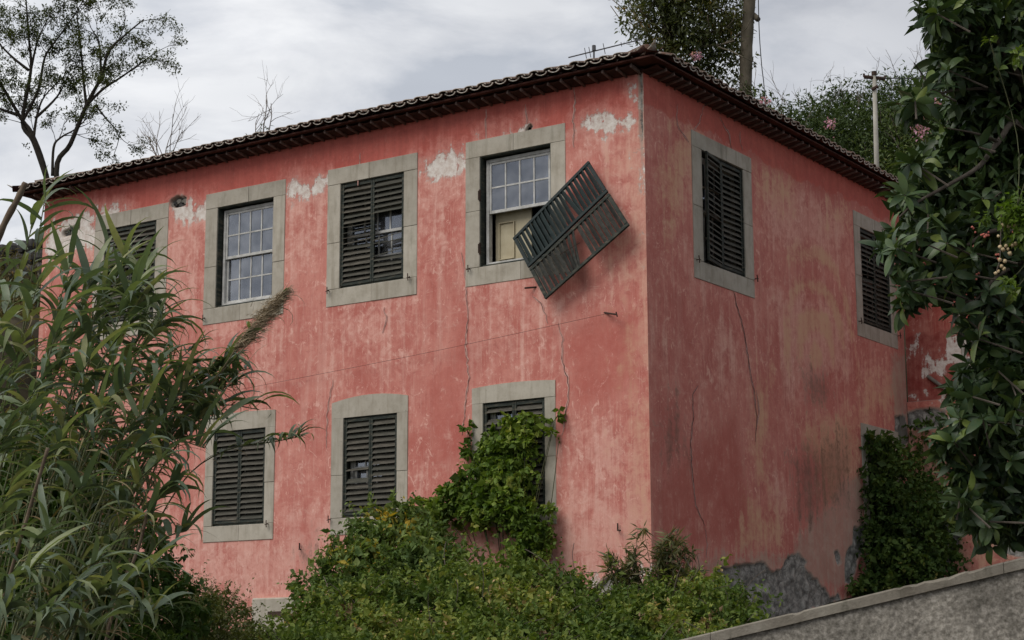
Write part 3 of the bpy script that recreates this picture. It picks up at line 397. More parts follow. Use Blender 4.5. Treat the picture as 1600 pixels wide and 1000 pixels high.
# ------------------------------------------------------------------ materials
def paint(name, deep, light, pale_pink, ochre_c, damp_c, stone_c=((.14, .134, .122), (.44, .42, .375))):
    g = G(name, .88, .2)
    uvn = g.t.nodes.new('ShaderNodeUVMap'); uvn.uv_map = 'UVMap'
    v = uvn.outputs['UV']
    big = g.noise(v, .75, 5, .6, .4)
    mid = g.noise(v, 2.6, 9, .68, .5)
    streak = g.noise(g.map(v, (7.5, .6, 1)), 1.0, 9, .66, .35)
    thin = g.noise(g.map(v, (60, 2.0, 1)), 1.0, 8, .7)
    fine = g.noise(v, 26, 8, .75)
    mott = g.noise(v, 8.5, 9, .74, .6)
    scuff = g.noise(g.map(v, (7, 4.2, 1), rot=(0, 0, .5)), 1.0, 10, .76, 1.4)
    scuff2 = g.noise(g.map(v, (13, 6, 1), rot=(0, 0, -.35)), 1.0, 10, .78, 2.2)
    hz = g.noise(g.map(v, (.8, 9, 1)), 1.0, 8, .7, .8)
    tex = g.op('ADD', g.op('ADD', g.op('MULTIPLY', mott, .45), g.op('MULTIPLY', streak, .35)), g.op('MULTIPLY', thin, .2))
    lpale = tuple(min(1, 1.14 * x) for x in pale_pink)
    c = g.mix(g.sstep(g.op('ADD', g.op('MULTIPLY', big, .45), g.op('MULTIPLY', mid, .55)), .37, .62), deep, light)
    c = g.mix(g.sstep(streak, .46, .70, .42), c, pale_pink)
    c = g.mix(g.sstep(streak, .44, .26, .32), c, tuple(.78 * x for x in deep))
    c = g.mix(g.sstep(thin, .53, .72, .50), c, pale_pink)
    c = g.mix(g.sstep(thin, .45, .26, .48), c, tuple(.68 * x for x in deep))
    c = g.mix(g.sstep(mott, .53, .66, .45), c, pale_pink)
    c = g.mix(g.sstep(mott, .46, .34, .45), c, tuple(.82 * x for x in deep))
    c = g.mix(g.sstep(hz, .60, .72, .30), c, pale_pink)
    c = g.mix(g.sstep(scuff, .565, .63, .7), c, lpale)
    c = g.mix(g.sstep(scuff2, .60, .66, .6), c, lpale)
    n1 = g.op('SUBTRACT', mid, .5); n2 = g.op('SUBTRACT', streak, .5); nf = g.op('SUBTRACT', fine, .5); nm = g.op('SUBTRACT', mott, .5)
    grain = g.sstep(tex, .40, .60)
    def mask(a, amp, lo, hi, top=1., tx=0.):
        x = g.op('ADD', g.attr(a), g.op('ADD', g.op('MULTIPLY', n1, amp), g.op('MULTIPLY', nm, amp * .7)))
        x = g.op('ADD', x, g.op('MULTIPLY', n2, amp * .8))
        m = g.sstep(x, lo, hi, top)
        if tx: m = g.op('MULTIPLY', m, g.op('ADD', g.op('MULTIPLY', grain, tx), 1 - tx))
        return m
    c = g.mix(mask('red', .9, -.1, .2, .7, .6), c, damp_c)
    c = g.mix(mask('chalk', 1.3, -.15, .35, .62, .7), c, g.mix(fine, pale_pink, tuple(min(1, 1.25 * x) for x in pale_pink)))
    c = g.mix(mask('ochre', 1.1, -.22, .26, .85, .5), c, ochre_c)
    c = g.mix(mask('dull', .6, -.08, .16, .75, .35), c, g.mix(mid, (.34, .22, .165), (.50, .40, .32)))
    c = g.mix(mask('soot', 1.2, -.06, .35, .75, .7), c, (.15, .075, .055))
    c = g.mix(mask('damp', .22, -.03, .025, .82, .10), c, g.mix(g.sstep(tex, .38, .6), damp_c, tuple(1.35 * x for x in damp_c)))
    c = g.mix(mask('pale', .55, -.30, .04, .42, .5), c, lpale)
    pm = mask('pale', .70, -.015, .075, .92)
    rim_shadow = g.op('MULTIPLY', g.sstep(pm, .02, .4), g.op('SUBTRACT', 1., g.sstep(pm, .5, .9)))  # shadow line at the peeled plaster's edge, painted as a dark rim
    c = g.mix(g.op('MULTIPLY', rim_shadow, .4), c, tuple(.55 * x for x in deep))
    c = g.mix(pm, c, g.mix(g.sstep(g.noise(v, 11, 8, .75), .35, .65), (.60, .52, .45), (.82, .79, .73)))
    sx = g.op('ADD', g.attr('stone'), g.op('MULTIPLY', nf, .05))
    edge = g.sstep(sx, -.05, -.004, .75)
    c = g.mix(edge, c, (.40, .33, .27))
    sm = g.sstep(sx, -.006, .006)
    vj = g.voro(g.mix(.12, v, g.t.nodes[g.noise_node(v, 5)].outputs['Color']), 5.5, 'DISTANCE_TO_EDGE')
    sc_ = g.mix(g.sstep(g.noise(v, 8, 8, .7), .35, .68), stone_c[0], stone_c[1])
    sc_ = g.mix(g.sstep(vj, .05, .0, .4), sc_, (.05, .047, .042))
    sc_ = g.mix(g.sstep(g.noise(v, 30, 6, .75), .60, .72, .6), sc_, (.42, .40, .36))
    c = g.mix(sm, c, sc_)
    c = g.mix(g.sstep(fine, .62, .76, .3), c, tuple(.55 * x for x in deep))
    g.col(c)
    h = g.op('ADD', g.op('MULTIPLY', fine, .45), g.op('MULTIPLY', pm, -1.6))
    h = g.op('ADD', h, g.op('ADD', g.op('MULTIPLY', scuff, .5), g.op('MULTIPLY', mott, .6)))
    h = g.op('ADD', h, g.op('MULTIPLY', g.op('MULTIPLY', sm, g.op('ADD', g.noise(v, 22, 8, .75), g.sstep(vj, .0, .12, .35))), 1.7))
    g.bump(h, .45, .012)
    return g.m
M = {}
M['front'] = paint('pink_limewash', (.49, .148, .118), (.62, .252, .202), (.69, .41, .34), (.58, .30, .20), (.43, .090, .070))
M['side'] = paint('red_limewash', (.50, .155, .125), (.62, .24, .19), (.69, .40, .315), (.64, .38, .23), (.42, .095, .072))
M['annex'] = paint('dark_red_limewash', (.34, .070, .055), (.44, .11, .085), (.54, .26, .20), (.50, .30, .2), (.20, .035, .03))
def stone_mat():
    g = G('grey_stone', .85, .25); v = g.coord('Object')
    k = g.rnd()
    n = g.noise(v, 3.5, 8, .65); f = g.noise(v, 60, 4, .6)
    c = g.ramp(n, [(.28, (.32, .285, .225)), (.5, (.425, .385, .315)), (.75, (.50, .46, .385))])
    c = g.mix(1., c, g.ramp(k, [(0., .90), (1., 1.08)]), 'MULTIPLY')
    c = g.mix(g.sstep(f, .58, .75, .4), c, (.20, .19, .16))
    c = g.mix(g.sstep(g.noise(g.map(v, (9, 9, .9)), 1.0, 7, .65), .50, .70, .5), c, (.24, .205, .15))
    c = g.mix(g.sstep(g.noise(v, 5.5, 9, .75), .60, .70, .55), c, (.48, .46, .41))
    c = g.mix(g.sstep(g.noise(v, 19, 8, .75), .63, .70, .6), c, (.13, .125, .105))
    c = g.mix(g.sstep(g.noise(g.map(v, (3, 3, .5)), 2.2, 6, .6), .56, .72, .45), c, (.20, .185, .14))
    g.col(c); g.bump(f, .25, .006); return g.m
M['stone'] = stone_mat()
M['mortar'] = simple('joint_mortar', (.13, .12, .10), (.22, .205, .175), 12)
def green_wood():
    g = G('weathered_green_paint', .7, .3); v = g.coord('Object')
    n = g.noise(g.map(v, (3, 3, 14)), 2., 7, .65)
    c = g.ramp(n, [(.3, (.012, .016, .013)), (.5, (.028, .035, .028)), (.70, (.11, .095, .066))])
    g.col(c); g.bump(n, .3, .004); return g.m
def slat_wood():
    g = G('weathered_slat_wood', .78, .25); v = g.coord('Object')
    n = g.noise(g.map(v, (2.5, 2.5, 26)), 2., 7, .65)
    c = g.ramp(n, [(.28, (.028, .028, .022)), (.5, (.085, .075, .058)), (.75, (.17, .15, .12))])
    c = g.mix(g.op('MULTIPLY', g.rnd(), .55), c, (.030, .036, .028))
    g.col(c); g.bump(n, .35, .004); return g.m
M['green'] = green_wood(); M['slat'] = slat_wood()
M['teal'] = simple('dark_teal_paint', (.008, .017, .017), (.022, .034, .032), 5, .6, .35, .15, (1, 1, 3), var=.25)
M['oldteal'] = simple('faded_teal_slat', (.022, .026, .023), (.070, .066, .056), 6, .75, .25, .2, (2, 2, 4), var=.35)
M['white'] = simple('flaking_white_paint', (.36, .35, .32), (.62, .61, .58), 9, .6, .35, .25)
M['cream'] = simple('cream_panel_paint', (.40, .34, .22), (.52, .46, .32), 4, .65, .3, .1)
M['dark_room'] = simple('dim_room_plaster', (.16, .14, .12), (.24, .22, .19), 2)
M['curtain'] = simple('pale_curtain_cloth', (.34, .34, .34), (.52, .52, .52), 3, .9, .1, .1, (6, 6, .6))
def glass():
    g = G('dusty_window_glass', .12, .5); v = g.coord('Object')
    gl = g.t.nodes.new('ShaderNodeBsdfGlossy'); gl.inputs['Roughness'].default_value = .04; gl.inputs['Color'].default_value = (.85, .9, 1, 1)
    df = g.t.nodes.new('ShaderNodeBsdfDiffuse'); df.inputs['Color'].default_value = (.42, .43, .45, 1)
    tr = g.t.nodes.new('ShaderNodeBsdfTransparent'); tr.inputs['Color'].default_value = (.80, .84, .86, 1)
    fr = g.t.nodes.new('ShaderNodeFresnel'); fr.inputs['IOR'].default_value = 1.75
    bp = g.t.nodes.new('ShaderNodeBump'); bp.inputs['Strength'].default_value = .06; bp.inputs['Distance'].default_value = .02
    g.t.links.new(g.noise(v, 3.5, 2), bp.inputs['Height']); g.t.links.new(bp.outputs[0], gl.inputs['Normal'])
    m1 = g.t.nodes.new('ShaderNodeMixShader'); g.t.links.new(g.sstep(g.noise(v, 4, 5), 0.25, .8, .34), m1.inputs[0])
    g.t.links.new(tr.outputs[0], m1.inputs[1]); g.t.links.new(df.outputs[0], m1.inputs[2])
    m2 = g.t.nodes.new('ShaderNodeMixShader'); g.t.links.new(g.op('MULTIPLY', fr.outputs[0], 2.1), m2.inputs[0])
    g.t.links.new(m1.outputs[0], m2.inputs[1]); g.t.links.new(gl.outputs[0], m2.inputs[2])
    g.t.links.new(m2.outputs[0], g.out.inputs['Surface'])
    return g.m
M['glass'] = glass()
def tile_mat(name, a, b, lich, amt):
    g = G(name, .9, .2); v = g.coord('Object')
    n = g.noise(v, 5, 7, .65)
    c = g.mix(g.sstep(n, .3, .7), a, b)
    c = g.mix(1., c, g.ramp(g.rnd(), [(0., .7), (1., 1.25)]), 'MULTIPLY')
    c = g.mix(g.sstep(g.noise(v, 13, 7, .7), .62 - amt, .72 - amt * .5, .85), c, lich)
    g.col(c); g.bump(g.noise(v, 40, 5, .6), .4, .008); return g.m
M['tile'] = tile_mat('lichened_roof_tile', (.10, .055, .040), (.20, .11, .078), (.30, .29, .25), .16)
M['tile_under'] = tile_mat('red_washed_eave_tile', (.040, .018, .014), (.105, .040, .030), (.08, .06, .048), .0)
M['tile_end'] = tile_mat('lichen_tile_rim', (.28, .21, .16), (.44, .35, .28), (.60, .58, .52), .2)
M['tile_rim'] = simple('tile_mortar_rib', (.10, .065, .055), (.24, .17, .15), 14)
M['iron'] = simple('rusty_iron', (.030, .018, .013), (.075, .042, .030), 20, .8, .3)
M['black'] = simple('black_cable', (.015, .015, .016), (.03, .03, .03), 10, .7, .3, 0)
M['alu'] = simple('dull_aerial_metal', (.06, .06, .065), (.12, .12, .125), 10, .5, .5, 0)
M['concrete_pole'] = simple('weathered_concrete_post', (.30, .28, .24), (.46, .44, .38), 5, .85, .2, .2)
def coping_mat():
    g = G('stained_concrete_coping', .9, .2); v = g.coord('Object')
    c = g.ramp(g.noise(v, 3.2, 9, .7), [(.3, (.14, .122, .095)), (.55, (.235, .21, .17)), (.72, (.31, .285, .235))])
    c = g.mix(g.sstep(g.noise(g.map(v, (8, 8, 1.5)), 1.2, 7, .7), .52, .68, .6), c, (.10, .095, .07))
    c = g.mix(g.sstep(g.noise(v, 22, 8, .75), .62, .70, .6), c, (.42, .41, .36))
    g.col(c); g.bump(g.noise(v, 30, 8, .75), .8, .012); return g.m
M['coping'] = coping_mat()
def roughcast():
    g = G('grey_roughcast', .95, .15); v = g.coord('Object')
    a = g.noise(v, 30, 6, .75); b = g.noise(v, 2.2, 6, .6)
    c = g.ramp(a, [(.30, (.10, .09, .072)), (.5, (.285, .26, .22)), (.68, (.50, .46, .40))])
    c = g.mix(1., c, g.ramp(b, [(.3, .6), (.7, 1.1)]), 'MULTIPLY')
    c = g.mix(g.sstep(g.noise(g.map(v, (6, 6, .5)), 1.0, 6, .6), .5, .72, .5), c, (.075, .07, .055))
    g.col(c); g.bump(g.noise(v, 90, 5, .7), .6, .01); return g.m
M['roughcast'] = roughcast()
M['soil'] = simple('dark_leafy_soil', (.025, .022, .015), (.075, .062, .040), 3, .95, .1, .6)
M['lava'] = simple('dark_basalt_rubble', (.028, .027, .026), (.085, .08, .075), 7, .9, .25, .8)
M['bark'] = simple('grey_brown_bark', (.060, .048, .038), (.15, .125, .10), 9, .9, .2, .8, (1, 1, .35))
M['mossbark'] = simple('mossy_trunk_bark', (.075, .066, .045), (.20, .17, .125), 5, .9, .2, .8, (1, 1, .4))
M['darkbark'] = simple('dark_thin_bark', (.030, .025, .020), (.075, .064, .052), 9, .9, .2, .5)
M['twig'] = simple('pale_dry_twig', (.10, .08, .065), (.20, .165, .135), 9, .9, .2, .3)
M['stem'] = simple('green_vine_stem', (.035, .045, .016), (.085, .085, .035), 9, .7, .3, .2)
M['cane'] = simple('straw_cane', (.15, .115, .060), (.30, .24, .14), 6, .6, .3, .2, (1, 1, .5))
M['greencane'] = simple('green_reed_cane', (.075, .095, .035), (.16, .16, .075), 6, .55, .35, .1)
M['drycane'] = simple('dry_brown_cane', (.10, .070, .048), (.20, .15, .105), 9, .8, .2, .3)
M['plume'] = simple('tan_reed_plume', (.26, .20, .125), (.46, .37, .255), 12, .9, .1, 0)
M['l_reed'] = leafmat('reed_leaf_green', [(0, (0.081, 0.115, 0.080)), (.5, (0.137, 0.183, 0.117)), (.8, (0.202, 0.244, 0.119)), (1, (0.338, 0.329, 0.163))], .42, .4, .25, None)
M['l_dry'] = leafmat('reed_leaf_dry', [(0, (.16, .105, .055)), (.6, (.25, .18, .10)), (1, (.36, .29, .18))], .8, .15, .2, None)
M['l_vine'] = leafmat('vine_leaf_bright', [(0, (0.041, 0.082, 0.013)), (.42, (0.102, 0.174, 0.024)), (.78, (0.198, 0.270, 0.040)), (1, (0.360, 0.372, 0.088))], .55, .18)
M['l_vine2'] = leafmat('vine_leaf_dark', [(0, (0.023, 0.052, 0.014)), (.5, (0.057, 0.109, 0.024)), (.88, (0.111, 0.169, 0.036)), (1, (0.260, 0.221, 0.072))], .6, .15)
M['l_under'] = leafmat('undergrowth_leaf', [(0, (0.040, 0.079, 0.018)), (.35, (0.100, 0.158, 0.033)), (.7, (0.194, 0.246, 0.053)), (.92, (0.338, 0.336, 0.077)), (1, (0.525, 0.372, 0.198))], .6, .15)
M['l_dead'] = leafmat('withered_leaf', [(0, (.10, .065, .04)), (.6, (.24, .155, .09)), (1, (.40, .29, .19))], .8, .1, .15)
M['l_dryweed'] = leafmat('dry_bank_leaf', [(0, (.05, .045, .02)), (.5, (.12, .095, .045)), (.85, (.20, .15, .075)), (1, (.28, .15, .06))], .7, .1, .2)
M['l_bush'] = leafmat('bush_leaf_yellowing', [(0, (0.058, 0.106, 0.031)), (.45, (0.126, 0.190, 0.055)), (.78, (0.216, 0.270, 0.083)), (.88, (0.432, 0.333, 0.055)), (1, (0.624, 0.402, 0.055))], .6, .15)
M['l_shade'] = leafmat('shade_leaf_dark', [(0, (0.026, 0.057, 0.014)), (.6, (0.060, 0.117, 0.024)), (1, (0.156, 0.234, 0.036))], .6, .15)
M['l_weed'] = leafmat('weed_leaf_olive', [(0, (0.054, 0.074, 0.018)), (.5, (0.108, 0.126, 0.029)), (.85, (0.192, 0.198, 0.050)), (1, (0.360, 0.300, 0.110))])
M['l_corner'] = leafmat('narrow_shrub_leaf', [(0, (0.069, 0.086, 0.039)), (.6, (0.138, 0.149, 0.061)), (1, (0.299, 0.230, 0.110))])
M['l_hedge'] = leafmat('hedge_leaf', [(0, (0.022, 0.043, 0.014)), (.55, (0.062, 0.100, 0.029)), (.9, (0.119, 0.163, 0.046)), (1, (0.200, 0.188, 0.072))], .55, .25, .2)
M['l_back'] = leafmat('olive_tree_leaf', [(0, (.032, .048, .018)), (.55, (.088, .102, .034)), (.86, (.15, .145, .05)), (1, (.24, .14, .05))], .5, .3, .3)
M['l_left'] = leafmat('feathery_tree_leaf', [(0, (.036, .048, .024)), (.6, (.066, .082, .034)), (1, (.10, .11, .045))], .6, .2, .4)
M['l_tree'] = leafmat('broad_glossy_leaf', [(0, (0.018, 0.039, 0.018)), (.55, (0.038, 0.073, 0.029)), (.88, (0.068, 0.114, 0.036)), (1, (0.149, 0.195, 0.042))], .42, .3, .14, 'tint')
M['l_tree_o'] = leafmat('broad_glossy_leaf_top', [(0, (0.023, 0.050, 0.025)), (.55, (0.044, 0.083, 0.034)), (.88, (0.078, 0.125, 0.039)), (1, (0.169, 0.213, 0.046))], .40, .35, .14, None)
M['l_brightvine'] = leafmat('lime_vine_leaf', [(0, (0.064, 0.128, 0.016)), (1, (0.176, 0.256, 0.032))], .5, .3, .35)
M['pink'] = leafmat('pink_petal', [(0, (.55, .22, .38)), (1, (.75, .45, .58))], .7, .1, .3)
M['seed'] = simple('cream_seed_pod', (.45, .33, .18), (.62, .50, .31), 40, .8, .2, .2)
M['coral'] = simple('coral_bract', (.50, .13, .10), (.62, .22, .17), 20, .7, .2, 0)

# ------------------------------------------------------------------ terrain
def sm(a, b, x):
    t = np.clip((x - a) / (b - a), 0, 1); return t * t * (3 - 2 * t)
def ground_z(x, y):
    x = np.asarray(x, float); y = np.asarray(y, float)
    z = -3.2 + 1.55 * sm(-18, -2.5, y) + .65 * sm(-2.2, .0, y)
    z = z + (.75 * sm(1.5, 8.5, y)) * sm(-2, 0, x)
    z = z - .9 * sm(-5, -9, y) * 0
    back = np.maximum(sm(9.2, 12.2, y), sm(-13.0, -15.5, x) * sm(-2.5, 3.0, y))
    z = z * (1 - back) + back * 5.2
    z = z + sm(30, 120, y) * 1.5
    return z + .12 * fbm(x, y, .7, 4)
gx = np.concatenate([np.linspace(-400, -32, 16), np.arange(-30, 26, .5), np.linspace(28, 400, 16)])
gy = np.concatenate([np.linspace(-300, -32, 12), np.arange(-30, 30, .5), np.linspace(32, 500, 16)])
GX, GY = np.meshgrid(gx, gy, indexing='ij')
gv = np.stack([GX, GY, ground_z(GX, GY)], -1).reshape(-1, 3)
ii, jj = np.meshgrid(np.arange(len(gx) - 1), np.arange(len(gy) - 1), indexing='ij')
a0 = (ii * len(gy) + jj).ravel()
me = npmesh('ground', gv, np.stack([a0, a0 + len(gy), a0 + len(gy) + 1, a0 + 1], 1))
me.materials.append(M['soil'])
tag(link(bpy.data.objects.new('ground', me)), kind='structure')

# ------------------------------------------------------------------ the house
LEN, DEP, TOP, BOT = 11.82, 8.70, 6.34, -1.6
house = empty('house', (0, 0, 0), 'old two storey pink house with grey stone window surrounds, tiled roof and cracked peeling plaster', 'house')
TF = lambda u, d, z: (u, d, z)            # front wall, looking +Y
TS = lambda u, d, z: (-d, u, z)           # side wall, looking -X
#           key  wall  outer (u0,u1,z0,z1)              inner (u0,u1,z0,z1)
WIN = {
 'a': ('F', (-10.54, -8.845, 3.741, 5.851), (-10.30, -9.112, 4.00, 5.597)),
 'b': ('F', (-8.016, -6.346, 3.741, 5.848), (-7.759, -6.585, 3.995, 5.60)),
 'c': ('F', (-5.500, -3.804, 3.741, 5.848), (-5.251, -4.052, 4.00, 5.60)),
 'd': ('F', (-2.941, -1.252, 3.741, 5.848), (-2.693, -1.493, 4.00, 5.60)),
 'e': ('F', (-7.876, -6.454, .358, 2.29), (-7.705, -6.647, .597, 2.04)),
 'f': ('F', (-5.352, -3.945, .365, 2.292), (-5.129, -4.140, .607, 2.06)),
 'g': ('F', (-2.823, -1.445, .358, 2.288), (-2.639, -1.620, .59, 2.07)),
 'h': ('S', (1.29, 3.10, 3.745, 5.858), (1.565, 2.835, 4.01, 5.63)),
 'i': ('S', (6.745, 8.405, 3.735, 5.83), (6.99, 8.17, 3.975, 5.59)),
 'j': ('S', (6.722, 8.25, -.2, 2.31), (6.94, 8.04, -.2, 2.095)),
}
def wall_mesh(name, T, u0, u1, z0, z1, holes, fields, mat, step=.026, uoff=0., stone=None, push=None):
    def lines(a, b, extra):
        L = list(np.arange(a, b, step)) + [b]
        L = [x for x in L if all(abs(x - e) > step * .45 for e in extra) or x in (a, b)]
        return np.array(sorted(set(L + [e for e in extra if a < e < b])))
    us = lines(u0, u1, [h[0] for h in holes] + [h[1] for h in holes]); zs = lines(z0, z1, [h[2] for h in holes] + [h[3] for h in holes])
    U, Z = np.meshgrid(us, zs, indexing='ij'); U = U.ravel(); Z = Z.ravel(); nz = len(zs)
    i, j = np.meshgrid(np.arange(len(us) - 1), np.arange(nz - 1), indexing='ij'); i = i.ravel(); j = j.ravel()
    cu = (us[i] + us[i + 1]) / 2; cz = (zs[j] + zs[j + 1]) / 2
    keep = np.ones(len(i), bool)
    for h in holes: keep &= ~((cu > h[0]) & (cu < h[1]) & (cz > h[2]) & (cz < h[3]))
    i = i[keep]; j = j[keep]; a = i * nz + j
    F = np.stack([a, a + nz, a + nz + 1, a + 1], 1)
    D = .012 * fbm(U, Z, .55, 3) + .004 * fbm(U, Z, 6, 3)
    for h in holes + [(u0, u0, z0, z1), (u1, u1, z0, z1)]:
        dd = np.hypot(np.maximum(np.maximum(h[0] - U, U - h[1]), 0), np.maximum(np.maximum(h[2] - Z, Z - h[3]), 0))
        D = D * np.clip(dd / .25, 0, 1)
    att = fields(U, Z)
    if stone is not None:
        s = att['stone']
        deep = np.where(att['_hole'] > -.02, .14, .035)
        D = D + sm(-.012, .012, s) * (deep + .075 * fbm(U, Z, 8, 4) + .05 * fbm(U, Z, 3, 2))
        D = D - sm(-.05, -.012, s) * (1 - sm(-.012, .0, s)) * .004
    P = np.array(T(U, D, Z)) if False else np.stack(T(U, D, Z), 1)
    used = np.unique(F); remap = np.full(len(U), -1); remap[used] = np.arange(len(used))
    F = remap[F]; P = P[used]
    me = npmesh(name, P, F)
    uv = me.uv_layers.new(name='UVMap')
    uvd = np.stack([U[used][F.ravel()] + uoff, Z[used][F.ravel()]], 1).astype(np.float32)
    uv.data.foreach_set('uv', uvd.ravel())
    for k, val in att.items():
        if k.startswith('_'): continue
        at = me.attributes.new(k, 'FLOAT', 'POINT'); at.data.foreach_set('value', val[used].astype(np.float32))
    me.materials.append(mat)
    return me
def inset(o, e=.03): return (o[0] + e, o[1] - e, o[2] + e, o[3] - e)
def fields_front(U, Z):
    n = fbm(U, Z, 3.2, 5); n2 = fbm(U * 2.2, Z, 1.2, 4); n3 = fbm(U, Z, 1.1, 3)
    hole = sdf(HOLES_LEFT, U, Z) + .03 * n
    strip = .016 - np.abs(U + .035 + .03 * fbm(U * 0, Z, 2.5, 3)) - np.clip((5.55 - Z) * .08, 0, .5) + .012 * fbm(U, Z, 6, 3)
    st = np.maximum(np.maximum(sdf(STONE_LEFT, U, Z) + .16 * n, hole), strip)
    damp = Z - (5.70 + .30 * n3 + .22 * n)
    grad = np.clip((.95 - Z) * .35, -.5, .3)
    corner = .045 - np.abs(U + .035 + .02 * n) - np.clip((5.45 - Z) * .1, 0, .5) + .03 * n
    drip = .03 - np.abs(U + 1.10 + .03 * n) - np.clip((5.5 - Z) * .1, 0, .5)
    n9 = fbm(U * 1.6, Z, 7, 5)
    pale = np.maximum(sdf(PALE_LEFT, U, Z) + .10 * n + .12 * n9, np.maximum(corner * .6 - .02, -.5))
    # scratched, washed out skirts below the peeled patches
    skirt = np.maximum(sdf([[(u, z - .16) for u, z in p] for p in PALE_LEFT], U, Z, .7), sdf([[(u, z - .34) for u, z in p] for p in PALE_LEFT], U, Z, .7) - .04) - .02
    run = np.full(U.shape, -.5)
    for key, w in WIN.items():
        if w[0] == 'F':
            o = w[1]; uc = (o[0] + o[1]) / 2; hw = (o[1] - o[0]) / 2
            below = np.clip(o[2] - Z, 0, 9)
            run = np.maximum(run, np.where(Z < o[2] + .02, .10 - 1.6 * np.clip(np.abs(U - uc) - hw * .9, 0, 9) - .16 * below + .22 * fbm(U * 5, Z * .6 + 7, 1.4, 4), -.5))
    skirt = np.maximum(skirt, np.clip(run, -.5, .2))
    return dict(stone=st, _hole=hole, pale=pale, rim=np.maximum(hole + .03, -.5), red=sdf(RED_LEFT, U, Z) + .25 * n2, chalk=np.maximum(np.maximum(np.maximum(sdf(CHALK_LEFT, U, Z) - .06, grad), drip * 4), skirt) + .2 * n2,
                ochre=np.clip(.12 - np.abs(U) * .5, -.5, .2) + .1 * n - .06, dull=np.full(U.shape, -.5), soot=sdf(BROWN_LEFT, U, Z), damp=np.clip(damp, -.5, .5))
def fields_side(U, Z):
    n = fbm(U + 40, Z, 3.2, 5); n2 = fbm(U * 2.6 + 9, Z, 1.3, 4); n3 = fbm(U + 70, Z, 1.1, 3)
    st = sdf(STONE_RIGHT, U, Z) + .20 * n
    rr = np.hypot((U - RING_RIGHT[0]), (Z - RING_RIGHT[1]) * .9)
    ring = np.sin(rr * 13 + 2.5 * fbm(U, Z, 1.2, 3)) * (.30 + .5 * fbm(U, Z, 2.2, 4)) * np.clip(1.5 - rr / 1.6, 0, 1) * np.clip((Z - RING_RIGHT[1] + .9), 0, 1)
    och = sdf(OCHRE_RIGHT, U, Z) * .7 - .08 + ring + .25 * n2
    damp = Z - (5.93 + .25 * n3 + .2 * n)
    low = np.clip((.35 - Z) * .25, -.5, .1)
    return dict(stone=st, _hole=np.full(U.shape, -.5), pale=np.full(U.shape, -.5), rim=np.full(U.shape, -.5), red=sdf(RED_RIGHT, U, Z) + .2 * n2, chalk=np.maximum(np.maximum(-.16 + ring * .6, low - .05), sdf(CHALK_RIGHT, U, Z) - .10) + .25 * n2,
                ochre=och, dull=sdf(DULL_RIGHT, U, Z) + .05 + .30 * n, soot=sdf(SOOT_RIGHT, U, Z) - .06 + .3 * n2, damp=np.clip(damp, -.5, .5))
holesF = [inset(w[1]) for w in WIN.values() if w[0] == 'F']
holesS = [inset(w[1]) for w in WIN.values() if w[0] == 'S']
holesS[-1] = (holesS[-1][0], holesS[-1][1], -.9, holesS[-1][3])
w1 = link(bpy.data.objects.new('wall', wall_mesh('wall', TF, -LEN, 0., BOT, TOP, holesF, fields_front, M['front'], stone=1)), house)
w1['label'] = 'pink front wall with pale peeled patches'
w2 = link(bpy.data.objects.new('wall', wall_mesh('wall', TS, 0., DEP, BOT, TOP, holesS, fields_side, M['side'], uoff=30., stone=1)), house)
w2['label'] = 'red side wall with ochre stains and bare grey stone at its foot'
mb = MB(); mb.box((-LEN, DEP - .3, BOT), (-.01, DEP - .01, TOP)); mb.box((-LEN + .01, .02, BOT), (-LEN + .3, DEP - .31, TOP)); mb.build('back_wall', M['side'].copy() if False else M['dark_room'], house)
mb = MB(); mb.box((-LEN + .31, .36, 2.75), (-.36, DEP - .32, 2.95)); mb.build('floor_slab', M['dark_room'], house)
mb = MB(); mb.box((-LEN + .31, .36, 6.18), (-.36, DEP - .32, 6.3)); mb.build('room_ceiling', M['dark_room'], house)
mb = MB(); mb.box((-LEN + .31, 3.2, BOT), (-3.2, 3.3, 6.17)); mb.box((-3.1, 3.2, BOT), (-3.0, DEP - .35, 6.17)); mb.build('inner_wall', M['dark_room'], house)

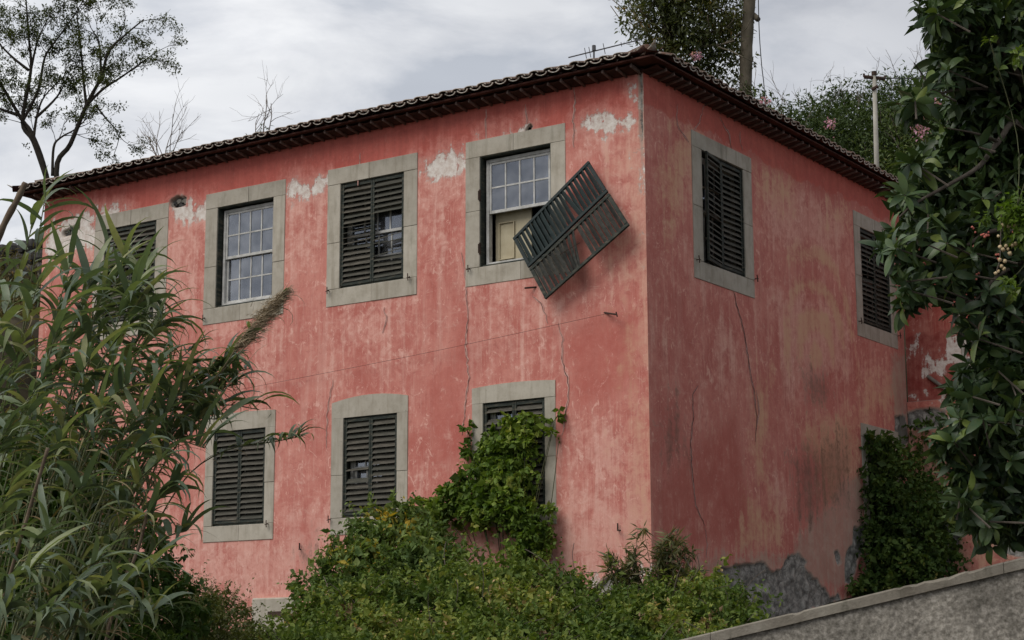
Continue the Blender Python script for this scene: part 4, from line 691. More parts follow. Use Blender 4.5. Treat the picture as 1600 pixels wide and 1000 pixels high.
def surround(key):
    wl, o, i = WIN[key]; T = TF if wl == 'F' else TS
    low = o[3] < 3; door = key == 'j'
    p = -.012; dp = .24
    base = MB()     # recessed mortar bed behind the joints
    for a, b in (((o[0] + .004, p + .010, o[2] + .004), (i[0] - .004, dp - .01, o[3] - .004)), ((i[1] + .004, p + .010, o[2] + .004), (o[1] - .004, dp - .01, o[3] - .004)),
                 ((i[0] - .003, p + .010, i[3] + .004), (i[1] + .003, dp - .01, o[3] - .006))):
        base.box(a, b, T)
    if not door: base.box((i[0] - .003, p + .010, o[2] + .004), (i[1] + .003, dp - .01, i[2] - .004), T)
    sr = base.build('window_surround' if not door else 'door_surround', M['mortar'], house)
    c = .005; g = .0016
    um = (o[0] + o[1]) / 2 + random.uniform(-.12, .12)
    def blk(u0, u1, z0, z1, nm): MB().box((u0, p + random.uniform(-.003, .004), z0), (u1, dp, z1), T, c).build(nm, M['stone'], sr)
    if low and not door:
        rise = {'e': .02, 'f': .075, 'g': .03}[key]
        n = 10; top = [(o[0] + (o[1] - o[0]) * k / n, o[3] + rise * (1 - (2 * k / n - 1) ** 2)) for k in range(n + 1)]
        bot = [(o[1], i[3]), (i[1], i[3]), (i[0], i[3]), (o[0], i[3])]
        MB().prism(top[::-1] + bot[::-1][0:1] + [(i[0], i[3]), (i[1], i[3])] + [(o[1], i[3])], p, dp, T).build('stone_lintel', M['stone'], sr)
    else:
        blk(o[0], um - g, i[3], o[3], 'stone_lintel'); blk(um + g, o[1], i[3], o[3], 'stone_lintel')
    zb = o[2] if door else i[2]
    zj = i[2] + (i[3] - i[2]) * random.uniform(.40, .55)
    for u0, u1 in ((o[0], i[0]), (i[1], o[1])):
        k = random.uniform(-.15, .15)
        blk(u0, u1, zb + g, zj + k - g, 'stone_jamb'); blk(u0, u1, zj + k + g, i[3] - g * 2, 'stone_jamb')
    if not door:
        us = (o[0] + o[1]) / 2 + random.uniform(-.1, .1)
        blk(o[0], us - g, o[2], i[2] - g, 'stone_sill'); blk(us + g, o[1], o[2], i[2] - g, 'stone_sill')
    return T, o, i
def casing(T, i, m, name='shutter_casing'):
    mb = MB(); w = .016
    mb.box((i[0] + .002, .004, i[2] + .002), (i[0] + w, .19, i[3] - .002), T, .004); mb.box((i[1] - w, .004, i[2] + .002), (i[1] - .002, .19, i[3] - .002), T, .004)
    mb.box((i[0] + w + .001, .006, i[3] - w), (i[1] - w - .001, .19, i[3] - .003), T, .004); mb.box((i[0] + w + .001, .03, i[2] + .003), (i[1] - w - .001, .19, i[2] + .03), T, .004)
    return mb.build(name, m, house)
def leaf_shutter(T, u0, u1, z0, z1, d, missing=(), loose=(), frame_m='green', slat_m='slat', pitch=.078, parent=None):
    st, ra, th = .034, .048, .034
    mb = MB()
    mb.box((u0, d, z0), (u0 + st, d + th, z1), T, .004); mb.box((u1 - st, d, z0), (u1, d + th, z1), T, .004)
    mb.box((u0 + st + .001, d + .002, z0), (u1 - st - .001, d + th - .002, z0 + ra), T, .004); mb.box((u0 + st + .001, d + .002, z1 - ra), (u1 - st - .001, d + th - .002, z1), T, .004)
    sh = mb.build('shutter', M[frame_m], parent or house)
    n = int((z1 - z0 - 2 * ra) / pitch); pz = (z1 - z0 - 2 * ra) / n
    for k in range(n):
        if k in missing: continue
        zc = z0 + ra + (k + .5) * pz
        tl = .82 + random.uniform(-.08, .08) + (-.55 if k in loose else 0); h = .048; t = .0055
        cs, sn = math.cos(tl), math.sin(tl)
        rk = random.uniform(-.004, .004) + (random.uniform(-.03, .03) if k in loose else 0)
        ua, ub = u0 + st - .004, u1 - st + .004
        dc = d + th / 2
        def S(u, a, b, zc=zc, cs=cs, sn=sn, rk=rk, ua=ua, ub=ub, dc=dc):
            # a along slat width (outer edge low), b thickness
            return T(u, dc - a * cs * .75 + b * sn, zc - a * sn + b * -cs * -1 + rk * (2 * (u - ua) / (ub - ua) - 1))
        MB().box((ua, -h, -t), (ub, h, t), S, .0025).build('slat', M[slat_m], sh)
    return sh
def sash(T, i, d, raised=False, frame_only=False):
    w = .045; mb = MB()
    mb.box((i[0] + .036, d, i[2] + .031), (i[0] + .036 + w, d + .09, i[3] - .036), T, .004); mb.box((i[1] - .036 - w, d, i[2] + .031), (i[1] - .036, d + .09, i[3] - .036), T, .004)
    mb.box((i[0] + .037 + w, d, i[3] - .036 - w), (i[1] - .037 - w, d + .09, i[3] - .036), T, .004); mb.box((i[0] + .037 + w, d - .01, i[2] + .031), (i[1] - .037 - w, d + .09, i[2] + .031 + w * .8), T, .004)
    sw = mb.build('sash_window', M['white'], house)
    a, b = i[0] + .037 + w, i[1] - .037 - w; z0, z1 = i[2] + .033 + w * .8, i[3] - .037 - w; zm = (z0 + z1) / 2
    for lo, hi, dd in (((zm - .02, z1, d + .012),) if raised else ((zm - .02, z1, d + .012), (z0, zm + .02, d + .048))):
        s = MB(); r = .036; m_ = .011
        s.box((a + .001, dd, lo), (a + r, dd + .03, hi), T, .003); s.box((b - r, dd, lo), (b - .001, dd + .03, hi), T, .003)
        s.box((a + r + .001, dd + .001, lo), (b - r - .001, dd + .029, lo + r * 1.2), T, .003); s.box((a + r + .001, dd + .001, hi - r), (b - r - .001, dd + .029, hi), T, .003)
        ps = [a + r + (b - a - 2 * r) * k / 4 for k in range(5)]; pzs = [lo + r * 1.2 + (hi - lo - 2.2 * r) * k / 2 for k in range(3)]
        for k in (1, 2, 3): s.box((ps[k] - m_, dd + .003, pzs[0]), (ps[k] + m_, dd + .027, pzs[2]), T)
        for k in range(4): s.box((ps[k] + (m_ + .001 if k else .001), dd + .004, pzs[1] - m_), (ps[k + 1] - (m_ + .001 if k < 3 else .001), dd + .026, pzs[1] + m_), T)
        s.build('sash', M['white'], sw)
        for k in range(4):
            for q in range(2):
                gx0, gx1, gz0, gz1 = ps[k] - .004, ps[k + 1] + .004, pzs[q] - .004, pzs[q + 1] + .004
                MB().box((gx0, dd + .0135, gz0), (gx1, dd + .0165, gz1), T).build('pane', M['glass'], sw)
    return sw
for k in WIN:
    T, o, i = surround(k)
    W_, _, _ = WIN[k]
    zt = i[3]
    if k == 'j':
        um = (i[0] + i[1]) / 2
        leaf_shutter(T, i[0] + .03, um - .003, -.18, zt - .03, .05, parent=house, pitch=.16); leaf_shutter(T, um + .003, i[1] - .03, -.18, zt - .03, .05, pitch=.16)
        mb = MB(); mb.box((i[0] + .002, .2, -.9), (i[1] - .002, .24, zt - .002), T); mb.build('door_backing', M['green'], house)
        continue
    cs_ = casing(T, i, M['green'])
    um = (i[0] + i[1]) / 2
    q = (i[0] + .018, um - .002, i[2] + .032, i[3] - .019); r_ = (um + .002, i[1] - .018, i[2] + .032, i[3] - .019)
    if k in 'bd':
        sash(T, i, .10, raised=(k == 'd'))
    elif k == 'h':
        sash(T, i, .12)
        # near leaf has swung a little way out on its inner edge
        ang = .17
        def TH(u, d, z, um=um, ang=ang):
            du = u - um; dd = d - .02
            return TS(um + du * math.cos(ang) + dd * math.sin(ang) * 0, .02 + dd + du * math.sin(ang), z - .004)
        leaf_shutter(TH, q[0], q[1], q[2], q[3], .02, loose=(7, 12)); leaf_shutter(T, *r_, .02)
    else:
        sash(T, i, .12)
        if k == 'c':
            leaf_shutter(T, *q, .012, loose=(7, 8, 9, 10)); leaf_shutter(T, *r_, .012, missing=(5, 8, 9, 10, 11), loose=(4, 6, 7))
        elif k == 'f':
            leaf_shutter(T, *q, .012, missing=(6, 8), loose=(7,)); leaf_shutter(T, *r_, .012)
        elif k == 'a': leaf_shutter(T, *q, .012, missing=(8, 9)); leaf_shutter(T, *r_, .012)
        elif k == 'g': leaf_shutter(T, *q, .012, missing=(15,)); leaf_shutter(T, *r_, .012)
        else: leaf_shutter(T, *q, .012, loose=(9,) if k == 'i' else ()); leaf_shutter(T, *r_, .012)
# cream inner shutter behind the raised sash
i = WIN['d'][2]
mb = MB(); a, b = i[0] + .085, i[0] + .70
mb.box((a, .26, i[2] + .03), (b, .285, i[3] - .05), TF, .004)
mb.build('inner_shutter', M['cream'], house)
for z0, z1 in ((i[2] + .12, i[2] + .66), (i[2] + .82, i[3] - .14)):
    mb = MB()
    for e in ((a + .07, a + .085), (b - .30, b - .280)): mb.box((e[0], .236, z0), (e[1], .2595, z1), TF, .003)
    for zz in (z0, z1 - .015): mb.box((a + .086, .236, zz), (b - .301, .2595, zz + .015), TF, .003)
    mb.build('panel_moulding', M['cream'], house)
# curtains: things that hang inside
def curtain(i, u0, u1, z0, z1, d, label):
    n = 40; V = []; 
    for k in range(n + 1):
        u = u0 + (u1 - u0) * k / n; dd = d + .018 * math.sin(k * 1.25) + .01 * math.sin(k * .47)
        V += [(u, dd, z0), (u, dd + .006 * math.sin(k), (z0 + z1) / 2), (u, dd, z1)]
    F = [(k * 3 + q, k * 3 + 3 + q, k * 3 + 4 + q, k * 3 + 1 + q) for k in range(n) for q in (0, 1)]
    o = MB().add(V, F).build('curtain', M['curtain'], None, True)
    tag(o, label, 'curtain')
i = WIN['b'][2]; curtain(i, i[0] + .30, i[1] - .05, i[2] + .05, i[3] - .05, .30, 'pale curtain hanging behind the closed sixteen pane sash window')
i = WIN['d'][2]; curtain(i, i[0] + .08, i[1] - .05, i[2] + .80, i[3] - .05, .232, 'pale curtain hanging behind the upper panes of the half open window')

# ---- cracks, brackets, hooks on the walls
def on_wall(wl, u, z, d=0.): return Vector(TF(u, d, z)) if wl in 'LF' else Vector(TS(u, d, z))
rc = random.Random(3)
M['crackm'] = simple('crack_dirt_shade', (.030, .018, .015), (.075, .040, .032), 20, .95, .1, 0)  # raised dark strips: brown dirt, with each crack's recess shade in the colour
M['chip'] = simple('chipped_lime_edge', (.50, .24, .20), (.68, .42, .36), 18, .95, .1, .4)
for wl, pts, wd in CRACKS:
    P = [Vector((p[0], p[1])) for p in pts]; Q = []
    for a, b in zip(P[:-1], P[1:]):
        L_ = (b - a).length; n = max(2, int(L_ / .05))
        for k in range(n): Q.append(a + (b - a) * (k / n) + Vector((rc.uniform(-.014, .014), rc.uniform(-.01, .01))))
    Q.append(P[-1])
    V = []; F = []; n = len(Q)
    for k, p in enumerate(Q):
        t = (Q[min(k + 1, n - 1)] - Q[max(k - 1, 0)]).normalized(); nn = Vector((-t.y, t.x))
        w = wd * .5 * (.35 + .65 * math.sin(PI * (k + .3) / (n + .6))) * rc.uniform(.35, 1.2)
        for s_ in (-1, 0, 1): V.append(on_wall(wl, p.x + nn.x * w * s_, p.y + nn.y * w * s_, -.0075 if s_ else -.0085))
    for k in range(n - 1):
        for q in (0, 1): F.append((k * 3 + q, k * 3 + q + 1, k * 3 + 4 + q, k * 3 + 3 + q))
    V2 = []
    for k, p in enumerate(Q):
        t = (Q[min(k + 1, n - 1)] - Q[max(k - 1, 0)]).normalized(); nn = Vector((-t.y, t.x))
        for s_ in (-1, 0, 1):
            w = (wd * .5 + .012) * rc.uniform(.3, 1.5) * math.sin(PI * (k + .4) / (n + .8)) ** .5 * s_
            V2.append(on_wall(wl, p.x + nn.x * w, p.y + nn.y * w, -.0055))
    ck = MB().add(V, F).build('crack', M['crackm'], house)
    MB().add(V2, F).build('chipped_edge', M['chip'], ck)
for poly in HOLES_LEFT:
    pu = sum(p[0] for p in poly) / len(poly); pz = sum(p[1] for p in poly) / len(poly); wu = max(p[0] for p in poly) - min(p[0] for p in poly); hz_ = max(p[1] for p in poly) - min(p[1] for p in poly)
    for k in range(5):
        cx = pu + (k / 4 - .5) * wu * .75; cz = pz + rc.uniform(-.35, .1) * hz_
        n = 7; r = rc.uniform(.24, .36) * min(hz_, .14)
        V = [(cx + r * 1.5 * math.cos(2 * PI * q / n) * rc.uniform(.7, 1.1), d, cz + r * math.sin(2 * PI * q / n) * rc.uniform(.7, 1.1)) for d in (.03, .09) for q in range(n)]
        MB().add(V, [tuple(range(n - 1, -1, -1))] + [(q, (q + 1) % n, (q + 1) % n + n, q + n) for q in range(n)]).build('rubble_stone', M['lava'] if k % 2 else M['mortar'], house)
def hook(wl, u, z):
    mb = MB(); p = lambda du, d, dz: on_wall(wl, u + du, z + dz, d)
    mb.tube([p(0, .02, 0), p(0, -.06, 0)], .007); mb.tube([p(-.006, -.055, .055), p(0, -.06, 0), p(.004, -.06, -.05)], .008); mb.tube([p(-.035, -.05, -.01), p(.04, -.06, .004)], .006)
    mb.build('shutter_hook', M['iron'], house)
for u, z in HOOKS_LEFT: hook('F', u, z)
for u, z in HOOKS_RIGHT: hook('S', u, z)
for u, z in BRACKETS:
    mb = MB(); mb.tube([on_wall('F', u, z + .06, -.03), on_wall('F', u, z - .03, -.03), on_wall('F', u + .08, z - .04, -.10)], .011, 5); mb.tube([on_wall('F', u, z - .03, .03), on_wall('F', u, z - .03, -.04)], .011, 5)
    mb.build('iron_bracket', M['iron'], house)
for bar in (BAR_A, BAR_B):
    a, b = bar; mb = MB()
    mb.tube([on_wall('F', a[0], a[1], -.10), on_wall('F', b[0], b[1], .02)] if bar is BAR_B else [on_wall('F', a[0], a[1], .02), on_wall('F', b[0], b[1], -.14)], .013, 6)
    if bar is BAR_A: mb.tube([on_wall('F', b[0] - .01, b[1] + .035, -.135), on_wall('F', b[0] + .01, b[1] - .03, -.14)], .01, 6)
    mb.build('iron_bar', M['iron'], house)
w = smooth_path([on_wall('F', WIRE[0][0], WIRE[0][1], -.09), on_wall('F', -3.6, 2.855, -.08), on_wall('F', WIRE[1][0], WIRE[1][1], -.05), on_wall('F', -7.6, 2.64, -.03)], 8)
tag(MB().tube(w, .0024, 5).build('wire', M['iron']), 'thin rusty wire strung across the pink front wall from an iron bar', 'wire')
bb = BASE_BLOCK
mb = MB(); mb.box((bb[0][0], -.10, -1.5), (bb[1][0] + .02, .02, bb[0][1]), TF, .02); mb.build('base_stone', M['stone'], house)
mb = MB(); mb.box((bb[1][0] - .48, -.112, bb[0][1] - .28), (bb[1][0] - .06, -.099, bb[0][1] - .20), TF, .004); mb.build('vent_grille', M['iron'], house)

# ------------------------------------------------------------------ roof and eaves
PITCH = math.radians(17.5); TP = math.tan(PITCH)
OV, EZ = .42, 6.455
per = .222
def arc_tile(n_seg, r0, r1, length, up, thick=.026):
    """barrel tile running along +y from the front end (y=0), convex up or down"""
    V = []; F = []; s = 1 if up else -1
    for yy, r in ((0, r0), (length, r1)):
        for rr in (r, r - thick):
            for k in range(n_seg + 1):
                a = PI * k / n_seg
                V.append((math.cos(a) * rr, yy, s * math.sin(a) * rr * .52))
    m = n_seg + 1
    for k in range(n_seg):
        F += [(k, k + 1, 2 * m + k + 1, 2 * m + k), (m + k, 3 * m + k, 3 * m + k + 1, m + k + 1), (k, m + k, m + k + 1, k + 1)]
    F += [(0, 2 * m, 3 * m, m), (m - 1, 2 * m - 1, 4 * m - 1, 3 * m - 1)]
    return V, F
def tile_proto(name, V, F, mat, rim=None):
    me = bpy.data.meshes.new(name); me.from_pydata(V, [], F); me.materials.append(mat)
    if rim:
        me.materials.append(rim)
        for p in me.polygons:
            if all(me.vertices[i].co.y < .001 for i in p.vertices): p.material_index = 1
    me.polygons.foreach_set('use_smooth', [True] * len(me.polygons)); me.update(); return me
cover = tile_proto('cover_tile', *arc_tile(8, .088, .078, .46, True), M['tile'], M['tile_end'])
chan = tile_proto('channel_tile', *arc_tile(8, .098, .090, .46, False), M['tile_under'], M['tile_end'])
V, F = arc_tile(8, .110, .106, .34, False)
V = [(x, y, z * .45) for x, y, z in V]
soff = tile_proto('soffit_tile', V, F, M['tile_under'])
rib = MB(); rib.box((-.016, .0, -.022), (.016, .29, .03), None, .006)
ribme = tile_proto('mortar_rib', rib.v, rib.f, M['tile_rim'])
rt = random.Random(9)
def place(me, name, mtx):
    o = bpy.data.objects.new(name, me); o.matrix_local = mtx; link(o, house); return o
def eave_run(n, start, R):
    for k in range(n):
        u = start + k * per
        j = lambda a: rt.uniform(-a, a)
        place(cover, 'cover_tile', R @ Matrix.Translation((u + j(.006), -OV + j(.018), EZ + .026 + j(.006))) @ Matrix.Rotation(PITCH + j(.03), 4, 'X') @ Matrix.Rotation(j(.05), 4, 'Z') @ Matrix.Rotation(j(.06), 4, 'Y'))
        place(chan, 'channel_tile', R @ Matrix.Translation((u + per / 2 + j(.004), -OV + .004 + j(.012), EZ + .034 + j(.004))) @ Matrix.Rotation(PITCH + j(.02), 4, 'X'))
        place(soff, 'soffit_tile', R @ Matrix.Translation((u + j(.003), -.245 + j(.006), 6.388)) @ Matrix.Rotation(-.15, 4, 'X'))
        place(ribme, 'mortar_rib', R @ Matrix.Translation((u + per / 2, -.255 + j(.010), 6.368)) @ Matrix.Rotation(-.16 + j(.02), 4, 'X'))
NF = 54; NS = 39
eave_run(NF, -LEN - .10, Matrix.Identity(4))
RS = Matrix.Rotation(PI / 2, 4, 'Z')
eave_run(NS, .06, RS)
# corner tiles, tipped up where the two eaves meet
for (cx, cy, az) in ((0., 0., -PI / 4), (-LEN, 0., -3 * PI / 4)):
    R = Matrix.Translation((cx, cy, 0)) @ Matrix.Rotation(az + PI / 2, 4, 'Z')
    V, F = arc_tile(10, .115, .09, .75, True, .018)
    V = [(x, y - .56 + .02, z + .16 * max(0., 1 - y / .30) ** 1.6) for x, y, z in V]
    V = [(x * (.35 + .65 * min(1, (y + .56) / .22)), y, z) for x, y, z in V]
    nV = V
    mb = MB(); pts = []
    n = 9
    prof = []
    for k in range(n):
        t = k / (n - 1); y = -.64 + t * .95
        zz = EZ - .01 + 0.17 * (1 - min(1, t / .34)) ** 1.7 + (t * .95 - .2) * TP * .7
        wd = .008 + .085 * min(1, t / .3)
        for q in range(7):
            a = PI * q / 6
            prof.append((math.cos(a) * wd, y, zz + math.sin(a) * wd * .8))
    fs = [(k * 7 + q, k * 7 + q + 1, k * 7 + 8 + q, k * 7 + 7 + q) for k in range(n - 1) for q in range(6)]
    fs += [(k * 7 + 6, k * 7, k * 7 + 7, k * 7 + 13) for k in range(n - 1)] + [tuple(range(6, -1, -1))]
    mb.add([R @ Vector(p) for p in prof], fs)
    mb.build('corner_tile', M['tile_end'], house, True)
    mb = MB(); 
    pr = []
    for k in range(5):
        t = k / 4; y = -.54 + t * .6; wd = .13 + .02 * t
        for q in range(7):
            a = PI * q / 6
            pr.append((math.cos(a) * wd, y, EZ + .02 - math.sin(a) * wd * .55 + (t * .6) * TP * .7 + .05 * (1 - t) ** 2))
    fs = [(k * 7 + q, k * 7 + 7 + q, k * 7 + 8 + q, k * 7 + q + 1) for k in range(4) for q in range(6)]
    mb.add([R @ Vector(p) for p in pr], fs); mb.build('corner_channel_tile', M['tile_under'], house, True)
# boarding between the tile courses and the wall head
mb = MB()
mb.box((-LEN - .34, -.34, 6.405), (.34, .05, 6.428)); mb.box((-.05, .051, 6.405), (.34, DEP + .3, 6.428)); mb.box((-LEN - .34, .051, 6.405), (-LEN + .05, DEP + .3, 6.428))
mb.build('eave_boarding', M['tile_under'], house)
mb = MB(); mb.box((-LEN - .004, -.004, 6.342), (.004, .10, 6.404), None, .01); mb.box((-.09, .101, 6.342), (.0045, DEP, 6.404), None, .01); mb.build('wall_head', M['tile_under'], house)
# roof slopes, corrugated by the rows of barrel tiles
hy = DEP / 2 + OV; rx = hy
ridge0, ridge1 = (-LEN - OV + hy, DEP / 2), (OV - hy, DEP / 2)
def slope(p0, p1, depth_fn, nrm_in, L_):
    n = int(L_ / per) * 6; rows = 9; V = []; F = []
    for a in range(n + 1):
        s = a / n * L_
        dmax = depth_fn(s)
        for b in range(rows):
            d = .30 + (dmax - .30) * b / (rows - 1) if dmax > .3 else dmax
            x = p0[0] + (p1[0] - p0[0]) * s / L_ + nrm_in[0] * d; y = p0[1] + (p1[1] - p0[1]) * s / L_ + nrm_in[1] * d
            V.append((x, y, EZ + .005 + d * TP + .045 * math.cos(a / 6 * 2 * PI)))
    F = [(a * rows + b, (a + 1) * rows + b, (a + 1) * rows + b + 1, a * rows + b + 1) for a in range(n) for b in range(rows - 1)]
    return V, F
LL = LEN + 2 * OV; SS = DEP + 2 * OV
rf = MB()
rf.add(*slope((-LEN - OV, -OV), (OV, -OV), lambda s: max(.02, min(s, LL - s, hy)), (0, 1), LL))
rf.add(*slope((OV, -OV), (OV, DEP + OV), lambda s: max(.02, min(s, SS - s, hy)), (-1, 0), SS))
rf.add(*slope((OV, DEP + OV), (-LEN - OV, DEP + OV), lambda s: max(.02, min(s, LL - s, hy)), (0, -1), LL))
rf.add(*slope((-LEN - OV, DEP + OV), (-LEN - OV, -OV), lambda s: max(.02, min(s, SS - s, hy)), (1, 0), SS))
tag(rf.build('roof_tiles', M['tile'], house, True), kind='stuff')
rz = EZ + hy * TP + .03
hp = MB()
for a, b in (((OV - .3, -OV + .3, EZ + .3 * TP + .04), (ridge1[0], ridge1[1], rz)), ((-LEN - OV + .3, -OV + .3, EZ + .3 * TP + .04), (ridge0[0], ridge0[1], rz)), ((OV - .3, DEP + OV - .3, EZ + .3 * TP + .04), (ridge1[0], ridge1[1], rz)),
             ((-LEN - OV + .3, DEP + OV - .3, EZ + .3 * TP + .04), (ridge0[0], ridge0[1], rz)), ((ridge0[0], ridge0[1], rz), (ridge1[0], ridge1[1], rz))):
    hp.tube([a, b], .085, 8)
hp.build('ridge_tiles', M['tile'], house, True)

# ------------------------------------------------------------------ the shutters that hang askew
A_, B_, C_, D_ = [Vector(p) for p in DANGLE]
ax = (B_ - A_); LA = ax.length; bx = (D_ - A_); LB = bx.length
nrm = ax.cross(bx).normalized()
if nrm.y > 0: nrm = -nrm
dang = empty('hanging_shutter', A_, 'dark teal pair of louvred shutters hanging askew off its window, slats broken', 'shutter')
def TD(a, n, b):     # a along the long side, b across, n outwards
    s, t = a / LA, b / LB
    return (A_ * (1 - s) * (1 - t) + B_ * s * (1 - t) + C_ * s * t + D_ * (1 - s) * t) + nrm * n
half = LB / 2
for li, (b0, b1, fm, smat) in enumerate(((0., half - .008, 'teal', 'teal'), (half + .008, LB, 'green', 'oldteal'))):
    st = .045; th = .036; off = .0 if li == 0 else -.012
    mb = MB()
    mb.box((0, off, b0), (LA, off + th, b0 + st), TD, .005); mb.box((0, off, b1 - st), (LA, off + th, b1), TD, .005)
    mb.box((.002, off + .002, b0 + st + .001), (.055, off + th - .002, b1 - st - .001), TD, .005); mb.box((LA - .055, off + .002, b0 + st + .001), (LA - .002, off + th - .002, b1 - st - .001), TD, .005)
    lf = mb.build('shutter_leaf', M[fm], dang)
    n = 19; pa = (LA - .11) / n
    for k in range(n):
        if li == 1 and k in (10,): continue
        ac = .055 + (k + .5) * pa; tl = .98 + rt.uniform(-.1, .1)
        sk = 0.; 
        if li == 0 and k == 12: sk = -.05
        if li == 1 and k in (6, 7, 8, 9): sk = (.02, .045, .085, .13)[k - 6]; tl = .95
        def SD(b, w, t, ac=ac, tl=tl, sk=sk, off=off, b0=b0, b1=b1):
            f = (b - b0) / (b1 - b0)
            return TD(ac + w * math.sin(tl) + t * math.cos(tl) - sk * (f - .3) * 1.5, off + .018 + w * math.cos(tl) * .7 - t * math.sin(tl), b)
        MB().box((b0 + st - .004, -.037, -.0055), (b1 - st + .004, .037, .0055), SD, .002).build('slat', M[smat], lf)
# loose control rod across the broken slats, and the iron strap it still hangs by
MB().tube([TD(LA * .34, .055, LB * .69), TD(LA * .55, .06, LB * .76)], .006, 5).build('tilt_rod', M['iron'], dang)
MB().tube([Vector(WIN['d'][2][0:1] + (0, 0)) * 0 + Vector((-1.50, .02, 4.22)), Vector((-1.52, -.05, 4.21)), TD(LA * .42, .02, LB * .1)], .010, 5).build('hinge_strap', M['iron'], dang)
# wall hinges left on the empty jamb
for zz in (4.18, 4.95):
    mb = MB(); mb.box((-2.70, -.020, zz), (-2.678, .0035, zz + .17), TF, .003); mb.tube([on_wall('F', -2.70, zz + .02, -.022), on_wall('F', -2.70, zz + .15, -.022)], .011, 6); mb.build('hinge', M['iron'], house)

# ------------------------------------------------------------------ annex at the far end
annex = empty('annex', (0, DEP, 0), 'dark red lower wing joined to the far end of the pink house, plaster falling off', 'building')
TA = lambda u, d, z: (u, DEP + .02 + d, z)
def fields_annex(lowpart):
    def f(U, Z):
        n = fbm(U + 90, Z, 3.2, 5); n2 = fbm(U * 2 + 55, Z, 1.3, 4)
        st = sdf(STONE_ANNEX, U, Z) + .14 * n
        z_ = np.full(U.shape, -.5)
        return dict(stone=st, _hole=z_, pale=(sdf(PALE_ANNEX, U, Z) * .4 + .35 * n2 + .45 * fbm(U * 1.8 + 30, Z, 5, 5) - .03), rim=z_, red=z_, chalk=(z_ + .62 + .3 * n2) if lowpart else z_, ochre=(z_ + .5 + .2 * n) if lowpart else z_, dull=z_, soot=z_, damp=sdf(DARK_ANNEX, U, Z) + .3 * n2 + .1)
    return f
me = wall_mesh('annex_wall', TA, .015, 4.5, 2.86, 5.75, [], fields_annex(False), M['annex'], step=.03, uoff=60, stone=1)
link(bpy.data.objects.new('annex_wall', me), annex).location = (0, -DEP, 0)
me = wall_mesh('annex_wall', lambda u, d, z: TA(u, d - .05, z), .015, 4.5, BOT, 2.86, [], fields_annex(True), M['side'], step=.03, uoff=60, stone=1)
o = link(bpy.data.objects.new('annex_wall', me), annex); o.location = (0, -DEP, 0); o['label'] = 'faded lower part of the wall with bare stone patches'
mb = MB(); mb.box((.016, -.048, 2.845), (4.5, .02, 2.866), TA, .004); mb.box((.016, .06, BOT), (4.5, 3.5, 5.74), TA); mb.build('wall_core', M['side'], annex)
mb = MB()
for k in range(20): mb.add([(p[0] + .1 + k * .222, DEP - .2 + p[1], 5.80 + p[2]) for p in arc_tile(6, .09, .08, .5, True)[0]], arc_tile(6, .09, .08, .5, True)[1])
mb.box((.016, -.16, 5.745), (4.5, 3.6, 5.80), TA); mb.build('annex_eave', M['tile'], annex, False)
ap = ANNEX_PTS
MB().tube([TA(ap[2][0], -.06, 5.7), TA(ap[2][0], -.06, ap[2][1]), TA(ap[3][0], -.06, ap[3][1]), TA(ap[3][0] + .01, -.06, 3.1)], .026, 8).build('drain_pipe', M['concrete_pole'], annex, True)
MB().tube([TA(ap[0][0], -.02, ap[0][1]), TA(ap[1][0] + .25, -.12, ap[1][1] - .22)], .032, 8).build('waste_pipe', M['mortar'], annex, True)

# ------------------------------------------------------------------ parapet of the ramp in front
par = empty('parapet_wall', (PARAPET[1][0], PARAPET[1][1], float(ground_z(PARAPET[1][0], PARAPET[1][1]))), 'grey roughcast parapet wall with a concrete coping rising to the right', 'wall')
p0, p1 = Vector(PARAPET[0]), Vector(PARAPET[3])
dr = Vector((p1.x - p0.x, p1.y - p0.y, 0)); PL = dr.length; dr.normalize(); out_n = Vector((dr.y, -dr.x, 0))
rise = (p1.z - p0.z) / PL
def TPp(s, d, h): return p0 + dr * s + Vector((0, 0, rise * s + h)) - out_n * d     # d inward, h above the coping line
n_s = 520; n_h = 110
S_, H_ = np.meshgrid(np.linspace(0, PL, n_s), np.linspace(-.078, -1.6, n_h), indexing='ij')
DD = -.016 * (fbm(S_ * 13, H_ * 19, 2.2, 3) + .5) - .012 * fbm(S_, H_, 3, 2) + .02
PV = np.stack([p0.x + dr.x * S_ - out_n.x * DD, p0.y + dr.y * S_ - out_n.y * DD, p0.z + rise * S_ + H_], -1).reshape(-1, 3)
ii, jj = np.meshgrid(np.arange(n_s - 1), np.arange(n_h - 1), indexing='ij'); a0 = (ii * n_h + jj).ravel()
me = npmesh('roughcast_face', PV - np.array(wloc(par)), np.stack([a0, a0 + 1, a0 + n_h + 1, a0 + n_h], 1)); me.materials.append(M['roughcast'])
link(bpy.data.objects.new('roughcast_face', me), par)
MB().box((0, .05, -.08), (PL, .22, -1.8), TPp).build('wall_core', M['roughcast'], par)
cuts = [0, 1.35, 3.55, PL]
for a, b in zip(cuts[:-1], cuts[1:]):
    ns = max(8, int((b - a) / .03)); V = []; F = []
    for k in range(ns + 1):
        s_ = a + .002 + (b - a - .004) * k / ns; e = [float(x) for x in (fbm(np.array([s_]), np.array([q * 3.3]), 5., 4)[0] for q in range(5))]
        ch = max(0., e[4] - .12) * .16
        prof = [(-.016 + .008 * e[0], -.084 + .008 * e[0]), (-.018 + .008 * e[1], -.014 - ch + .005 * e[2]), (-.004 + ch + .006 * e[1], -.002 - .5 * ch + .004 * e[3]), (.27, .0), (.27, -.083)]
        V += [TPp(s_, d, z) for d, z in prof]
    for k in range(ns): F += [(k * 5 + q, k * 5 + (q + 1) % 5, k * 5 + 5 + (q + 1) % 5, k * 5 + 5 + q) for q in range(5)]
    F += [(4, 3, 2, 1, 0), tuple(ns * 5 + q for q in range(5))]
    MB().add(V, F).build('coping_stone', M['coping'], par)

